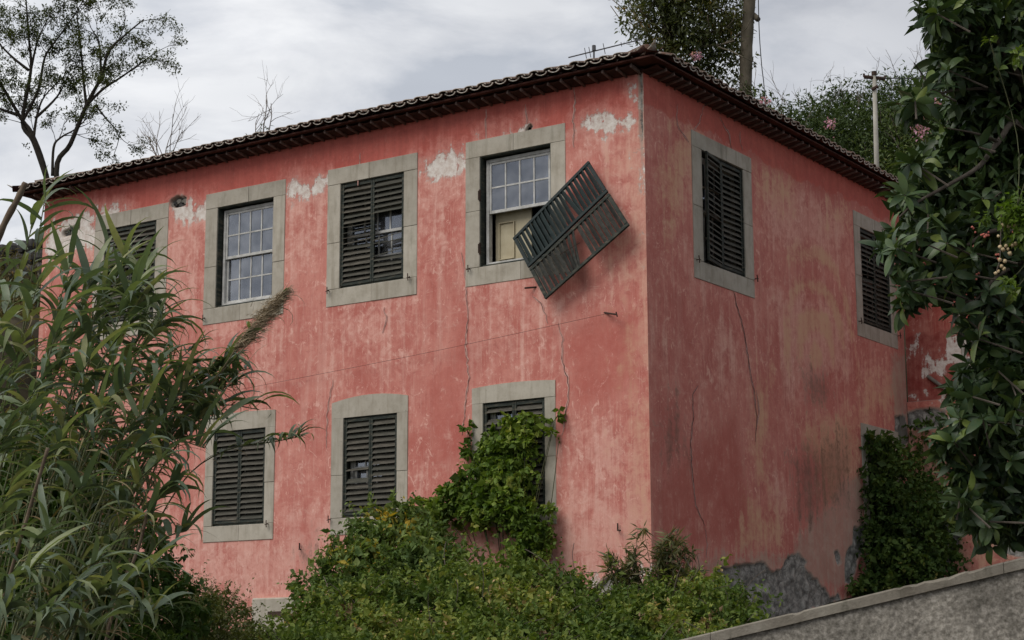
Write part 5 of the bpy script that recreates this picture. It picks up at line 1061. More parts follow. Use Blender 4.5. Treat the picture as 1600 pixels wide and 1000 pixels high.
# ------------------------------------------------------------------ foliage helpers
def leaf_arrays(rg, C, out, size, aspect=.42, droop=.25, fold=.18, flat=.6):
    """leaf blades (5 verts, 4 tris) at C, outward directions out"""
    n = len(C)
    rnd = rg.normal(size=(n, 3))
    a = rnd * .8 + out * .55 + np.array([0, 0, -droop]); a /= np.linalg.norm(a, axis=1)[:, None]
    nn = out * .5 + np.array([0, 0, flat]) + rg.normal(size=(n, 3)) * .45
    nn -= a * (nn * a).sum(1)[:, None]; nn /= np.linalg.norm(nn, axis=1)[:, None] + 1e-9
    b = np.cross(a, nn)
    L_ = (np.asarray(size) * rg.uniform(.55, 1.3, n))[:, None]; W_ = L_ * aspect * rg.uniform(.8, 1.2, n)[:, None]
    P = np.empty((n, 5, 3))
    P[:, 0] = C; P[:, 1] = C + a * L_ * .48 - nn * W_ * fold; P[:, 2] = C + a * L_ - nn * L_ * .12
    P[:, 3] = C + a * L_ * .42 + b * W_ * .5 + nn * W_ * fold * .5; P[:, 4] = C + a * L_ * .42 - b * W_ * .5 + nn * W_ * fold * .5
    base = (np.arange(n) * 5)[:, None]
    F = np.concatenate([base + np.array([[0, 1, 3]]), base + np.array([[3, 1, 2]]), base + np.array([[0, 4, 1]]), base + np.array([[1, 4, 2]])], 0)
    return P.reshape(-1, 3), F
def cloud_points(rg, spheres, n, squash=1., power=2.2, wp=2.2, clump=0., nclump=1, want_id=False):
    S = np.array(spheres); w = S[:, 3] ** wp; w /= w.sum()
    k = rg.choice(len(S), n, p=w)
    d = rg.normal(size=(n, 3)); d /= np.linalg.norm(d, axis=1)[:, None]
    r = rg.random(n) ** (1 / power)
    out = d.copy(); p = d * (r * S[k, 3])[:, None]; p[:, 2] *= squash
    C = S[k, :3] + p
    if clump:      # pull leaves towards sprig centres
        m = max(4, n // nclump); idx = rg.choice(n, m)
        near = idx[rg.integers(0, m, n)]
        C = C[near] + rg.normal(size=(n, 3)) * clump; out = out[near]
    return C, out
def cloud(name, spheres, n, size, mat, parent=None, seed=1, aspect=.42, droop=.25, flat=.6, squash=1., tintfn=None, power=2.2, clump=0., nclump=10, kind='stuff', ground=True, sprig=None):
    rg = np.random.default_rng(seed)
    sid = None
    if sprig:          # leaves set alternately along short shoots
        nl, lmin, lmax, bias, sag = sprig
        m = n // nl
        P, out = cloud_points(rg, spheres, m, squash, 3.6)
        D = out * .8 + np.array(bias) + rg.normal(size=(m, 3)) * .45; D /= np.linalg.norm(D, axis=1)[:, None]
        Ls = rg.uniform(lmin, lmax, m) * np.where(rg.random(m) < .10, 1.9, 1.)
        t = np.linspace(.12, 1, nl)[None, :] + rg.normal(size=(m, nl)) * .03
        C = P[:, None] + D[:, None] * (t * Ls[:, None])[..., None]; C[..., 2] -= sag * (t ** 2) * Ls[:, None]
        e1 = np.cross(D, rg.normal(size=(m, 3))); e1 /= np.linalg.norm(e1, axis=1)[:, None]; e2 = np.cross(D, e1)
        an = np.arange(nl)[None, :] * 2.4 + rg.uniform(0, 6, m)[:, None]
        O = e1[:, None] * np.cos(an)[..., None] + e2[:, None] * np.sin(an)[..., None] + D[:, None] * .35
        sz = size * (1.15 - .55 * t) * rg.uniform(.55, 1.35, m)[:, None]
        C = C.reshape(-1, 3); out = O.reshape(-1, 3); size = sz.ravel(); sid = np.repeat(rg.random(m), nl); n = len(C)
    else:
        C, out = cloud_points(rg, spheres, n, squash, power, clump=clump, nclump=nclump)
        size = np.full(n, float(size)); sid = rg.random(n)
    if ground:
        keep = C[:, 2] > ground_z(C[:, 0], C[:, 1]) - .05; C = C[keep]; out = out[keep]; size = size[keep]; sid = sid[keep]
    keep = ~((C[:, 0] < -.01) & (C[:, 0] > -LEN) & (C[:, 1] > -.03) & (C[:, 1] < DEP) & (C[:, 2] < 6.4)); C = C[keep]; out = out[keep]; size = size[keep]; sid = sid[keep]
    V, F = leaf_arrays(rg, C, out, size, aspect, droop, .18, flat)
    off = np.array(wloc(parent)) if parent is not None else 0.
    V = V - off
    me = npmesh(name, V, F); me.materials.append(mat)
    t = rg.random(len(C)) * .55 + sid * .45
    pat = fbm(C[:, 0] + C[:, 2] * .7, C[:, 1] + C[:, 2], 1.7, 3)
    t = np.clip(t * .75 + .125 + pat * 1.0, 0, 1) ** 1.15
    at = me.attributes.new('tint', 'FLOAT', 'POINT'); at.data.foreach_set('value', np.repeat(t, 5).astype(np.float32))
    o = link(bpy.data.objects.new(name, me), parent)
    if kind: o['kind'] = kind
    return o
def branch_set(mb, rg, p, d, length, r, depth, spread=.6, kids=3, upb=.15, seg=5):
    pts = [p]; rad = [r]; q = Vector(p); dd = Vector(d).normalized()
    ends = []
    n = 4
    for k in range(n):
        dd = (dd + Vector(rg.normal(size=3) * .16) + Vector((0, 0, upb * .3))).normalized(); q = q + dd * length / n
        pts.append(q.copy()); rad.append(r * (1 - .55 * (k + 1) / n))
    mb.tube(pts, rad, seg)
    ends.append(q.copy())
    if depth > 0:
        for k in range(kids):
            t = rg.uniform(.35, 1.); i_ = min(int(t * n), n - 1); b = pts[i_].lerp(pts[i_ + 1], t * n - i_)
            nd = (dd + Vector(rg.normal(size=3)) * spread + Vector((0, 0, upb))).normalized()
            ends += branch_set(mb, rg, b, nd, length * rg.uniform(.45, .75), r * .5, depth - 1, spread, kids, upb, max(3, seg - 1))
    return ends

# ------------------------------------------------------------------ undergrowth, vines and bushes before the house
tag(cloud('undergrowth', UNDER, 88000, .088, M['l_under'], seed=3, aspect=.58, droop=.35, sprig=(12, .12, .36, (0, -.15, .5), .25)), 'tangle of creepers and weeds heaped along the foot of the house', 'undergrowth', kind='stuff')
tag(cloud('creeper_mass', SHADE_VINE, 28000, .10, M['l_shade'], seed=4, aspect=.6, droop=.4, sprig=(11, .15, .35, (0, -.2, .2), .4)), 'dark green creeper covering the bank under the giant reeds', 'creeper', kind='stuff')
tag(cloud('low_weeds', WEEDS, 18000, .055, M['l_weed'], seed=5, aspect=.4, sprig=(16, .12, .34, (0, -.1, .8), .15)), 'olive yellow weeds at the bottom edge between reeds and creepers', 'weeds', kind='stuff')

tag(cloud('withered_leaves', DEAD, 2600, .085, M['l_dead'], seed=13, aspect=.6, droop=.5, sprig=(10, .10, .26, (0, -.5, .2), .35)), 'withered brown leaves caught among the green creepers', 'dead leaves', kind='stuff')
rgs = np.random.default_rng(14); mb = MB()
for k in range(110):
    s = UNDER[int(rgs.integers(len(UNDER)))]; p = Vector(s[:3]) + Vector((rgs.normal() * s[3] * .6, -abs(rgs.normal()) * s[3] * .5, s[3] * rgs.uniform(-.1, .6)))
    d = Vector((rgs.normal() * .7, -.2 + rgs.normal() * .3, rgs.uniform(.2, 1.))).normalized(); L_ = float(rgs.uniform(.25, .6))
    mb.tube(smooth_path([p, p + d * L_ * .55, p + d * L_ + Vector((rgs.normal() * .06, 0, -.06))], 3), .0045, 4)
tag(mb.build('dry_stalks', M['twig']), 'dry stalks sticking out of the creepers below the house', 'stalks', kind='stuff')
def plant(name, loc, spheres, n, size, mat, label, cat, seed, stems=8, reach=None, stemmat='stem', sr=.010, **kw):
    root = empty(name, loc, label, cat)
    rg = np.random.default_rng(seed)
    mb = MB(); base = Vector(loc)
    S = list(spheres); rg.shuffle(S)
    for s in S[:stems]:
        e = Vector(s[:3]); mid = base.lerp(e, .5) + Vector(rg.normal(size=3) * .12)
        mb.tube(smooth_path([base + Vector((rg.normal() * .05, rg.normal() * .02, -.2)), mid, e], 5), [sr * (1 - .06 * q) for q in range(11)], 5)
    mb.build('stem', M[stemmat], root, True)
    cloud('foliage', spheres, n, size, mat, root, seed, **kw)
    return root
gz = lambda x, y: float(ground_z(x, y))
va = plant('climbing_vine', (-1.95, -.35, gz(-1.95, -.35)), VINE_A, 7000, .105, M['l_vine'], 'bright green vine climbing up the shuttered ground floor window of the pink front wall', 'vine', 21, 16, aspect=.8, droop=.6, flat=.3, sprig=(9, .08, .20, (0, -.35, -.15), .5))
vb = plant('climbing_vine', (.45, 7.5, gz(.45, 7.5)), VINE_B, 17000, .105, M['l_vine2'], 'dark green vine smothering the doorway at the far end of the side wall', 'vine', 22, 16, aspect=.75, droop=.55, flat=.3, sprig=(10, .14, .36, (.3, -.1, -.1), .5))
bu = plant('bush', (-2.9, -2.1, gz(-2.9, -2.1)), BUSH, 12500, .118, M['l_bush'], 'leafy green bush dotted with yellow leaves below the ground floor windows', 'bush', 23, 14, aspect=.55, droop=.4, sprig=(12, .10, .30, (0, -.1, .5), .2))
# fringe sprigs standing out of the mass
rgx = np.random.default_rng(77)
# dry upright shrub with narrow leaves at the corner
def narrow_shrub():
    loc = (.55, -1.15, gz(.55, -1.15))
    root = empty('shrub', loc, 'dry narrow leaved shrub standing at the corner of the pink house', 'shrub')
    mb = MB(); rg = np.random.default_rng(31); base = Vector(loc); C = []; O = []
    for s in CORNER_SHRUB:
        for q in range(5):
            e = Vector(s) + Vector(rg.normal(size=3) * .10); b0 = base + Vector((rg.normal() * .15 + (e.x - base.x) * .6, rg.normal() * .1, 0.))
            pts = smooth_path([b0, b0.lerp(e, .55) + Vector((rg.normal() * .04, 0, .05)), e], 6)
            mb.tube(pts, [.007 - .0004 * k for k in range(len(pts))], 4)
            for k in range(60):
                t = rg.uniform(.35, 1.05); f = min(t, .999) * (len(pts) - 1); i_ = int(f); p = pts[i_].lerp(pts[min(i_ + 1, len(pts) - 1)], f - i_)
                C.append(tuple(p)); v = Vector((rg.normal(), rg.normal(), .25)).normalized(); O.append(tuple(v))
    mb.build('stem', M['twig'], root)
    C = np.array(C); O = np.array(O); V, F = leaf_arrays(rg, C, O, .15, .15, .25, .1, .6)
    me = npmesh('foliage', V - np.array(loc), F); me.materials.append(M['l_corner'])
    at = me.attributes.new('tint', 'FLOAT', 'POINT'); at.data.foreach_set('value', np.repeat(rg.random(len(C)), 5).astype(np.float32))
    o = link(bpy.data.objects.new('foliage', me), root); o['kind'] = 'stuff'
narrow_shrub()

# ------------------------------------------------------------------ giant reeds
def reed_leaf_mesh(name, e0, curl, mat, rg, width=.085, twist=.4, flop=0.):
    """blade of unit length starting at the origin towards +X, elevation e0, curling down"""
    n = 7; V = []; x = z = 0.; e = e0; side = 0.
    for k in range(n + 1):
        t = k / n
        w = width * .5 * (min(1, .55 + 2.2 * t)) * max(.02, (1 - t ** 2.1)) 
        tw = twist * t
        lat = Vector((-math.sin(tw) * math.sin(e) * 0 + 0, math.cos(tw), math.sin(tw) * .7))
        v = .25 * w
        for s_ in (-1, 0, 1):
            V.append((x + lat.x * w * s_, side + lat.y * w * s_, z + lat.z * w * s_ + (v if s_ else 0)))
        x += math.cos(e) / n; z += math.sin(e) / n; side += flop / n * t
        e -= curl * (.35 + 1.3 * t) / n
    F = [(k * 3 + q, k * 3 + 3 + q, k * 3 + 4 + q, k * 3 + 1 + q) for k in range(n) for q in (0, 1)]
    me = bpy.data.meshes.new(name); me.from_pydata(V, [], F); me.materials.append(mat)
    me.polygons.foreach_set('use_smooth', [True] * len(F)); me.update()
    return me
rr = np.random.default_rng(8)
RL = {'up': [reed_leaf_mesh('reed_leaf', rr.uniform(.9, 1.35), rr.uniform(.7, 1.9), M['l_reed'], rr, .118, rr.uniform(-.5, .5), rr.uniform(-.2, .2)) for _ in range(6)],
      'mid': [reed_leaf_mesh('reed_leaf', rr.uniform(.5, 1.0), rr.uniform(1.8, 2.9), M['l_reed'], rr, .124, rr.uniform(-.6, .6), rr.uniform(-.3, .3)) for _ in range(8)],
      'arch': [reed_leaf_mesh('reed_leaf', rr.uniform(.35, .9), rr.uniform(2.9, 4.0), M['l_reed'], rr, .128, rr.uniform(-.8, .8), rr.uniform(-.3, .3)) for _ in range(8)],
      'dry': [reed_leaf_mesh('dry_leaf', rr.uniform(-.3, .4), rr.uniform(1.8, 3.0), M['l_dry'], rr, .050, rr.uniform(-1.8, 1.8), rr.uniform(-.4, .4)) for _ in range(6)]}
def put_leaf(me, p, az, tilt, s, root, name):
    o = bpy.data.objects.new(name, me)
    m = Matrix.Translation(Vector(p) - wloc(root)) @ Matrix.Rotation(az, 4, 'Z') @ Matrix.Rotation(tilt, 4, 'X') @ Matrix.Scale(s, 4)
    o.matrix_local = m; link(o, root); return o
FORE_LABEL = 'short giant reed with broad drooping leaves at the lower left front of the clump'
REED_LABEL = 'green giant reed with long arching leaves in the dense clump before the house'
def reed(path, label, group, nleaf, lmin, lmax, rad=.013, start=.30, dryf=.12, mat='greencane', seed=0, top_up=True, lean=None):
    rg = np.random.default_rng(seed)
    root = empty('giant_reed', path[0], label, 'reed', group)
    rads = [rad * (1 - .65 * k / (len(path) - 1)) for k in range(len(path))]
    MB().tube(path, rads, 6).build('stem', M[mat], root, True)
    phi = rg.uniform(0, PI)
    for k in range(nleaf):
        t = start + (1 - start) * (k / (nleaf - 1)) ** .75
        f = min(t * (len(path) - 1), len(path) - 1.001); i_ = int(f); p = path[i_].lerp(path[i_ + 1], f - i_)
        tang = (path[min(i_ + 1, len(path) - 1)] - path[i_]).normalized()
        az = phi + (k % 2) * PI + rg.normal() * .55
        if lean is not None: az = lean + rg.normal() * .8
        elif rg.random() < .55: az = .6 + rg.normal() * .9
        L_ = rg.uniform(lmin, lmax) * (1 - .35 * max(0, t - .85) / .15 * rg.random())
        if t > .88 and top_up: kind = 'up' if rg.random() < .6 else 'mid'
        elif t > .62: kind = 'mid' if rg.random() < .45 else 'arch'
        else: kind = 'arch' if rg.random() < .7 else 'mid'
        dry = rg.random() < dryf * (1.6 if t < .6 else .5)
        if dry: put_leaf(RL['dry'][rg.integers(6)], p, az, rg.normal() * .3, L_ * .8, root, 'dry_leaf')
        else:
            ms = RL[kind]; put_leaf(ms[rg.integers(len(ms))], p, az, rg.normal() * .25, L_, root, 'leaf')
    return root
for q, (b, t, sag) in enumerate(REEDS):
    t = Vector(t); b = Vector(b) - Vector((.824, .567, 0)) * (.35 + sag * 2.2); L_ = (t - b).length
    mid1 = b.lerp(t, .4) + Vector((0, 0, .12 + sag * 1.6)) ; mid2 = b.lerp(t, .75) + Vector((0, 0, .10 + sag * 1.8))
    mid1 = mid1 + Vector(rr.normal(size=3) * .04)
    path = smooth_path([b, mid1, mid2, t], 4)
    fore = t.z < .55
    reed(path, REED_LABEL if t.z > .35 else FORE_LABEL, 'giant reeds in the clump at the left' if t.z > .35 else 'low reeds in front of the clump', 23 if not fore else 22, (.40 if t.z > 1.5 else .36), (.72 if t.z > 1.5 else .62), .012, .36 if not fore else .14, .24, seed=100 + q)
path = smooth_path(REED_PLUME, 4)
pr = reed(path, 'leaning giant reed topped with a tan feathery plume', None, 13, .22, .42, .012, .45, .1, 'cane', 300, False, lean=.6)
rg = np.random.default_rng(61); V = []; F = []; a, b = path[-7], path[-1]
ax_ = (b - a).normalized()
for k in range(1700):
    t = rg.random() ** .8
    p = a.lerp(b + ax_ * .10, t * .92); wd = .125 * math.sin(PI * min(1, t * .85 + .12)) ** .8
    d = (ax_ * rg.uniform(.6, 1.4) + Vector(rg.normal(size=3)) * .30 + Vector((.10, .04, -.22))).normalized(); L_ = rg.uniform(.05, .15)
    p = p + Vector(rg.normal(size=3)) * wd * .30; s_ = d.cross(Vector(rg.normal(size=3))).normalized() * .0030; o_ = len(V)
    V += [p - s_, p + s_, p + d * L_ + Vector((0, 0, -.02))]; F.append((o_, o_ + 1, o_ + 2))
o = MB().add(V, F).build('plume', M['plume'], pr); o['kind'] = 'stuff'
lab = ['slender giant reed leaning right across the pink wall above the other reeds', 'giant reed leaning furthest right towards the lower shuttered window', 'giant reed bending right just below the tan plume']
for q, l in enumerate(REED_LEANING):
    reed(smooth_path(l, 4), lab[q], None, 24 if q != 1 else 34, .15 if q != 1 else .2, .32 if q != 1 else .42, .010, .5, .1, 'cane' if q != 1 else 'greencane', 310 + q, True, lean=.65)
dl = ['thick dry brown cane leaning at the far left below the eave', 'dry tan cane standing low among the reed leaves', 'bare brown cane low at the left edge of the reeds']
for q, l in enumerate(DRY_CANE):
    tag(MB().tube(smooth_path(l, 5), [.034 - .0006 * k + .003 * math.sin(k * 2.1) for k in range(21)] if q == 0 else .013, 7).build('dry_cane', M['drycane'], None, True), dl[q], 'cane')
# ------------------------------------------------------------------ broad leaved tree on the right
def broad_leaf(rg, curl):
    n = 6; V = []; x = z = 0.; e = .12
    for k in range(n + 1):
        t = k / n; w = .165 * math.sin(PI * min(1, t ** .85 * .93 + .035)) ** .8 + .006
        if k == n: w = .006
        for s_ in (-1, 0, 1): V.append((x, w * s_, z + (w * .22 if s_ else 0)))
        x += math.cos(e) / n; z += math.sin(e) / n; e -= curl / n
    F = [(k * 3 + q, k * 3 + 3 + q, k * 3 + 4 + q, k * 3 + 1 + q) for k in range(n) for q in (0, 1)]
    return np.array(V), np.array(F)
rgt = np.random.default_rng(44)
BL = [broad_leaf(rgt, c) for c in (.35, .7, 1.0, 1.4)]
BLM = []
for V, F in BL:
    me = npmesh('broad_leaf', V, F); me.materials.append(M['l_tree_o']); BLM.append(me)
tree_base = Vector(TREE_LIMBS[0][0]); tree_base.z = gz(tree_base.x, tree_base.y)
tree = empty('broad_leaved_tree', tree_base, 'large tree with broad glossy dark leaves in rosettes hanging in from the right', 'tree')
mb = MB(); l0 = [tuple(tree_base - Vector((0, 0, .2)))] + TREE_LIMBS[0][1:]
mb.tube(smooth_path(l0, 5), [.17 - .0045 * k for k in range(26)], 10); mb.build('trunk', M['bark'], tree, True)
for q, l in enumerate(TREE_LIMBS[1:]):
    p = smooth_path(l, 5); r0 = .030 if q in (0, 1, 2) else .017
    MB().tube(p, [r0 * (1 - .75 * k / (len(p) - 1)) for k in range(len(p))], 7).build('branch', M['bark'], tree, True)
ros = [(Vector(p), 1.0, True) for p in TREE_ROSETTES]
for (x, y, z, r) in TREE_CLUMPS:
    m = max(3, int(5 + 120 * r * r))
    for k in range(m):
        d = Vector(rgt.normal(size=3)).normalized(); ros.append((Vector((x, y, z)) + d * r * float(rgt.random() ** .4), .9, False))
for (x, y, z, r) in TREE_CLUMPS_BEYOND:
    for k in range(int(5 + 95 * r * r)):
        d = Vector(rgt.normal(size=3)).normalized(); ros.append((Vector((x, y, z)) + d * r * float(rgt.random() ** .4), .95, None))
allL = []
for c, s, hero in ros:
    n = int(rgt.integers(9, 13)) if hero else int(rgt.integers(7, 11))
    axis = Vector((rgt.normal() * .55 - .15, rgt.normal() * .55 - .35, rgt.uniform(.0, .8))).normalized()
    if hero: MB().tube([c - axis * .22 + Vector((.1, .08, 0)), c], [.008, .006], 4).build('twig', M['bark'], tree)
    q = axis.to_track_quat('Z', 'Y').to_matrix().to_4x4(); ph = rgt.uniform(0, 6)
    for k in range(n):
        az = ph + k * 2.4; ti = rgt.uniform(-.1, 1.15) + (.25 if k < 5 else -.45)
        sz = s * rgt.uniform(.11, .225) * (.7 if k > n - 3 else 1)
        m = Matrix.Translation(c) @ q @ Matrix.Rotation(az, 4, 'Z') @ Matrix.Translation((.012, 0, 0)) @ Matrix.Rotation(ti - .5, 4, 'Y') @ Matrix.Rotation(rgt.normal() * .5, 4, 'X') @ Matrix.Scale(sz, 4)
        # weight pulls the blades down a little
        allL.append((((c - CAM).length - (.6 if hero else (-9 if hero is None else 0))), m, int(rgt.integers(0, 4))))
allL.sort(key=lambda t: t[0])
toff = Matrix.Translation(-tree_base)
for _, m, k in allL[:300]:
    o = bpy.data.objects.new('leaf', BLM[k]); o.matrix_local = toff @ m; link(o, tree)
VV = []; FF = []; TT = []; off = 0
for _, m, k in allL[300:]:
    V, F = BL[k]; A = np.array(m); P = V @ A[:3, :3].T + A[:3, 3]
    VV.append(P); FF.append(F + off); off += len(V); TT.append(np.full(len(V), rgt.random()))
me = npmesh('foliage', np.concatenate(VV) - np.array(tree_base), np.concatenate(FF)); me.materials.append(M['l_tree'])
at = me.attributes.new('tint', 'FLOAT', 'POINT'); at.data.foreach_set('value', np.concatenate(TT).astype(np.float32))
o = link(bpy.data.objects.new('foliage', me), tree); o['kind'] = 'stuff'
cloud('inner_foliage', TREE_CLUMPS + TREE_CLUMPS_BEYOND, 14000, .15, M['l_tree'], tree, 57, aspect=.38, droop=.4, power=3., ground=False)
# lime coloured vine, seed pods and blossoms in it
root = empty('lime_vine', BRIGHT_VINE[0][:3], 'lime green vine trailing over the dark tree at the right edge', 'vine')
cloud('foliage', BRIGHT_VINE, 520, .055, M['l_brightvine'], root, 51, aspect=.6, droop=.5, ground=False)
mb = MB()
for s in BRIGHT_VINE[1:]: mb.tube(smooth_path([BRIGHT_VINE[0][:3], Vector(BRIGHT_VINE[0][:3]).lerp(Vector(s[:3]), .5) + Vector((0, .3, -.05)), s[:3]], 4), .004, 4)
mb.build('stem', M['stem'], root)
def blob(c, r, rg, seg=7, rings=5):
    V = [(c[0], c[1], c[2] + r)]
    for a in range(1, rings):
        th = PI * a / rings
        for b in range(seg):
            f = r * rg.uniform(.75, 1.15); V.append((c[0] + f * math.sin(th) * math.cos(2 * PI * b / seg), c[1] + f * math.sin(th) * math.sin(2 * PI * b / seg), c[2] + f * math.cos(th)))
    V.append((c[0], c[1], c[2] - r)); F = [(0, 1 + b, 1 + (b + 1) % seg) for b in range(seg)]
    for a in range(rings - 2):
        for b in range(seg): F.append((1 + a * seg + b, 1 + (a + 1) * seg + b, 1 + (a + 1) * seg + (b + 1) % seg, 1 + a * seg + (b + 1) % seg))
    e = len(V) - 1; F += [(e, 1 + (rings - 2) * seg + (b + 1) % seg, 1 + (rings - 2) * seg + b) for b in range(seg)]
    return V, F
root = empty('seed_cluster', SEEDS[0], 'cluster of round cream seed pods hanging among the dark leaves', 'seed pods')
mb = MB(); mb.tube(smooth_path([Vector(SEEDS[0]) + Vector((0, 0, .15)), SEEDS[5], SEEDS[10], SEEDS[15]], 4), .004, 4)
mb.build('stem', M['twig'], root)
for s in SEEDS:
    MB().add(*blob(s, float(rgt.uniform(.012, .019)), rgt)).build('seed_pod', M['seed'], root, True)
for k, s in enumerate(PINKS):
    mb = MB()
    for q in range(3): mb.add(*blob(Vector(s) + Vector(rgt.normal(size=3) * .012), .010, rgt, 5, 4))
    tag(mb.build('flower', M['coral'], None, True), 'small coral pink flower among the dark leaves of the right hand tree', 'flower', 'coral flowers in the broad leaved tree')

# ------------------------------------------------------------------ behind the house
hb = empty('flowering_hedge', (-1.6, 12.2, gz(-1.6, 12.2)), 'overgrown dark hedge with pink blossoms on the bank behind the roof', 'hedge')
cloud('foliage', HEDGE, 98000, .10, M['l_hedge'], hb, 61, aspect=.35, clump=.12, nclump=10, ground=False)
rgh = np.random.default_rng(62); mb = MB()
for k in range(46):
    s = HEDGE[int(rgh.integers(len(HEDGE)))]; p = Vector(s[:3]) + Vector((rgh.normal() * .4, rgh.normal() * .3, s[3] * .75))
    branch_set(mb, rgh, p, Vector((rgh.normal() * .5, rgh.normal() * .4, 1)), float(rgh.uniform(.35, .8)), .008, 1, .7, 3, .0, 3)
for s in HEDGE[:12]: mb.tube([(s[0], s[1], 5.), (s[0] + .1, s[1], s[2])], [.05, .02], 5)
mb.build('branches', M['twig'], hb)['kind'] = 'stuff'
cloud('blossom', HEDGE_FLOWERS, 620, .055, M['pink'], hb, 63, aspect=.8, droop=0., ground=False)
# dense tree
bt = empty('leafy_tree', (BACK_TRUNK[0][0], BACK_TRUNK[0][1], 4.9), 'tall dense olive green tree rising behind the roof corner', 'tree')
mb = MB(); rgb = np.random.default_rng(64)
p = smooth_path([(BACK_TRUNK[0][0], BACK_TRUNK[0][1], 4.7)] + BACK_TRUNK, 4); mb.tube(p, [.18 - .006 * k for k in range(len(p))], 8)
for s in BACK_TREE:
    b = p[min(len(p) - 1, int(rgb.uniform(.35, .9) * len(p)))]; branch_set(mb, rgb, b, Vector(s[:3]) - b, (Vector(s[:3]) - b).length, .04, 1, .5, 3, .1, 5)
mb.build('trunk', M['mossbark'], bt, True)
cloud('crown', BACK_TREE, 18500, .12, M['l_back'], bt, 65, aspect=.36, droop=.35, clump=.11, nclump=9, ground=False)
# bare trunk
tr = empty('bare_trunk', (BARE_TRUNK[0][0], BARE_TRUNK[0][1], 4.9), 'tall bare mossy trunk with one sawn off stub beside the leafy tree', 'tree')
p = smooth_path([(BARE_TRUNK[0][0], BARE_TRUNK[0][1], 4.7)] + BARE_TRUNK, 5); mb = MB(); mb.tube(p, [.15 - .0012 * k + .006 * math.sin(k * 1.7) for k in range(len(p))], 10); mb.build('trunk', M['mossbark'], tr, True)
MB().tube(smooth_path(BARE_KNOB, 3), [.07, .07, .065, .06, .06, .062, .055], 8).build('stub', M['mossbark'], tr, True)
cloud('ivy', [(BARE_TRUNK[1][0] + .05, BARE_TRUNK[1][1] - .1, BARE_TRUNK[1][2] - .1 - k * .22, .22) for k in range(3)] + [(BARE_TRUNK[1][0] + .5, BARE_TRUNK[1][1] - .1, BARE_TRUNK[1][2] - .75, .35), (BARE_TRUNK[1][0] + .12, BARE_TRUNK[1][1], BARE_TRUNK[1][2] + .5, .1)], 1000, .10, M['l_back'], tr, 66, ground=False)
tag(MB().tube(smooth_path(CABLE_DOWN, 5), .010, 5).build('cable', M['black']), 'slack black cable hanging down beside the bare trunk', 'cable')
# pole
po = empty('utility_pole', (POLE[0][0], POLE[0][1], gz(POLE[0][0], POLE[0][1])), 'pale concrete utility pole with a short crossarm standing behind the roof', 'utility pole')
p = [Vector((POLE[0][0], POLE[0][1], gz(POLE[0][0], POLE[0][1]) - .1))] + [Vector(v) for v in POLE]
MB().tube(p, [.052, .05, .046, .038], 10).build('post', M['concrete_pole'], po, True)
MB().tube(POLE_ARM, .034, 6).build('crossarm', M['iron'], po)
e = Vector(POLE[2])
MB().tube([e - Vector((0, 0, .02)), e + Vector((0, 0, .05))], .05, 8).build('pole_cap', M['iron'], po)
MB().tube([e - Vector((.06, 0, .28)), e - Vector((-.06, 0, .24))], .03, 6).build('clamp', M['iron'], po)
for q in (0, 1): MB().tube([Vector(POLE_ARM[q]), Vector(POLE_ARM[q]) + Vector((0, 0, .06))], .02, 6).build('insulator', M['iron'], po)
tag(MB().tube(smooth_path(POLE_WIRE, 6), .011, 5).build('overhead_wire', M['black']), 'overhead wire running from the utility pole into the right hand tree', 'wire')
# aerial
a0, a1, ab, at_ = [Vector(v) for v in ANTENNA]
an = empty('tv_antenna', (ab.x, ab.y, EZ + (ab.y + OV) * TP), 'thin tv aerial with short cross rods standing on the roof near its corner', 'antenna')
MB().tube([(ab.x, ab.y, EZ + (ab.y + OV) * TP - .05), tuple(at_)], .014, 6).build('mast', M['alu'], an)
MB().tube([a0, a1], .010, 6).build('boom', M['alu'], an)
bd = (a1 - a0).normalized(); 
for t, L_ in ((.24, .20), (.30, .20), (.5, .20), (.74, .08), (.93, .12)):
    c = a0.lerp(a1, t); v = Vector((-.32, .22, 1)).normalized()
    MB().tube([c - v * L_ * .5, c + v * L_ * .5], .006, 4).build('cross_rod', M['alu'], an)
MB().tube([at_ - Vector((0, 0, .03)), at_ + Vector((0, 0, .05))], .03, 6).build('clamp', M['alu'], an)
# airy tree at the left
lt = empty('airy_tree', (LEFT_TREE[0][0][0], LEFT_TREE[0][0][1], gz(*LEFT_TREE[0][0][:2])), 'open feathery tree with several leaning stems behind the left end of the roof', 'tree')
mb = MB(); rgl = np.random.default_rng(71); ends = []
for q, l in enumerate(LEFT_TREE):
    pts = smooth_path(l, 5); n = len(pts)
    r0 = [.075, .065, .065, .035, .035, .035, .035, .035, .045, .035, .03, .03, .025, .035][q]
    mb.tube(pts, [r0 * (1 - .8 * k / (n - 1)) for k in range(n)], 7)
    for k in range(int(n * .35), n, 2):
        d = (pts[min(k + 1, n - 1)] - pts[k - 1]).normalized()
        ends += branch_set(mb, rgl, pts[k], d + Vector(rgl.normal(size=3)) * .6, float(rgl.uniform(.35, .8)), .010, 1, .55, 3, .1, 4)
mb.build('trunk', M['darkbark'], lt, True)
sp = [tuple(e) + (.16,) for e in ends] + [(s[0], s[1], s[2], s[3] * .8) for s in LEFT_CROWN]
cloud('crown', sp, 28500, .058, M['l_left'], lt, 72, aspect=.5, droop=.0, flat=1.6, squash=.6, clump=.05, nclump=26, ground=False)
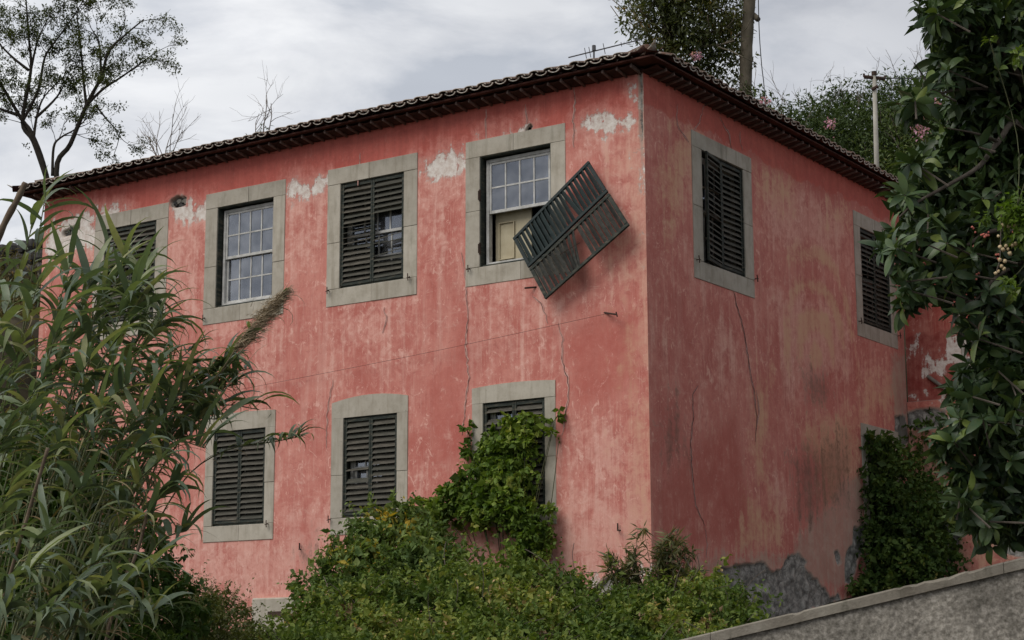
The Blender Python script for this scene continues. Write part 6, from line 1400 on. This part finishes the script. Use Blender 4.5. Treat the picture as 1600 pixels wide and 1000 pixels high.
# two nearly bare shrubs sprouting on the roof
for q, (c, lab_, hgt, lean_, nb) in enumerate(((SHRUB_A, 'bare twiggy shrub sprouting wide on the roof edge, nearer the left tree', 1.0, -.28, 7), (SHRUB_B, 'sparse forked dead shrub growing on the roof edge, nearer the house corner', 1.05, .05, 3))):
    rz_ = EZ + (c[1] + OV) * TP
    root = empty('roof_shrub', (c[0], c[1], rz_), lab_, 'shrub'); rg = np.random.default_rng(80 + q); mb = MB()
    for k in range(nb):
        branch_set(mb, rg, Vector((c[0], c[1], rz_ - .05)), Vector((lean_ + (k - nb / 2 + .5) * (.22 if q == 0 else .55), rg.normal() * .2, 1.)), hgt * float(rg.uniform(.8, 1.25)), .013, 2, .5, 3, .22, 4)
    mb.build('branches', M['twig'], root)
    cloud('foliage', [(c[0] + dx, c[1], rz_ + dz, r) for dx, dz, r in ((0, .15, .2), (.15, .3, .14), (-.25, .12, .2), (.05, .4, .1))], 240 if q == 0 else 170, .09, M['l_left'], root, 90 + q, aspect=.2, droop=.5, ground=False)
# rubble wall and weedy bank at far left
rw = empty('rubble_wall', (-17.6, 5.6, gz(-17.6, 5.6)), 'dark basalt rubble wall on the bank beyond the left end of the house', 'wall')
rgw = np.random.default_rng(95)
zb = gz(-17.6, 5.6) - .2
MB().box((-21, 5.45, zb), (-14.2, 5.85, zb + 2.45)).build('core', M['mortar'], rw)
for r_i in range(9):
    x = -20.4 + rgw.uniform(0, .2)
    while x < -14.3:
        wv = rgw.uniform(.22, .42); hv = .29
        z_ = zb + r_i * .29
        V, F = blob((x + wv / 2, 5.42, z_ + hv / 2), 1., rgw, 7, 5)
        V = [(x + wv / 2 + (p[0] - x - wv / 2) * wv * .52, 5.42 + (p[1] - 5.42) * .12, z_ + hv / 2 + (p[2] - z_ - hv / 2) * hv * .52) for p in V]
        MB().add(V, F).build('stone', M['lava'], rw)
        x += wv
tag(cloud('bank_weeds', [(x, y, z - .75, r) for x, y, z, r in BACK_BANK], 9000, .13, M['l_dryweed'], None, 96, aspect=.25, clump=.14, nclump=9, ground=False), 'dry weeds and brown scrub on the bank left of the house', 'weeds', kind='stuff')
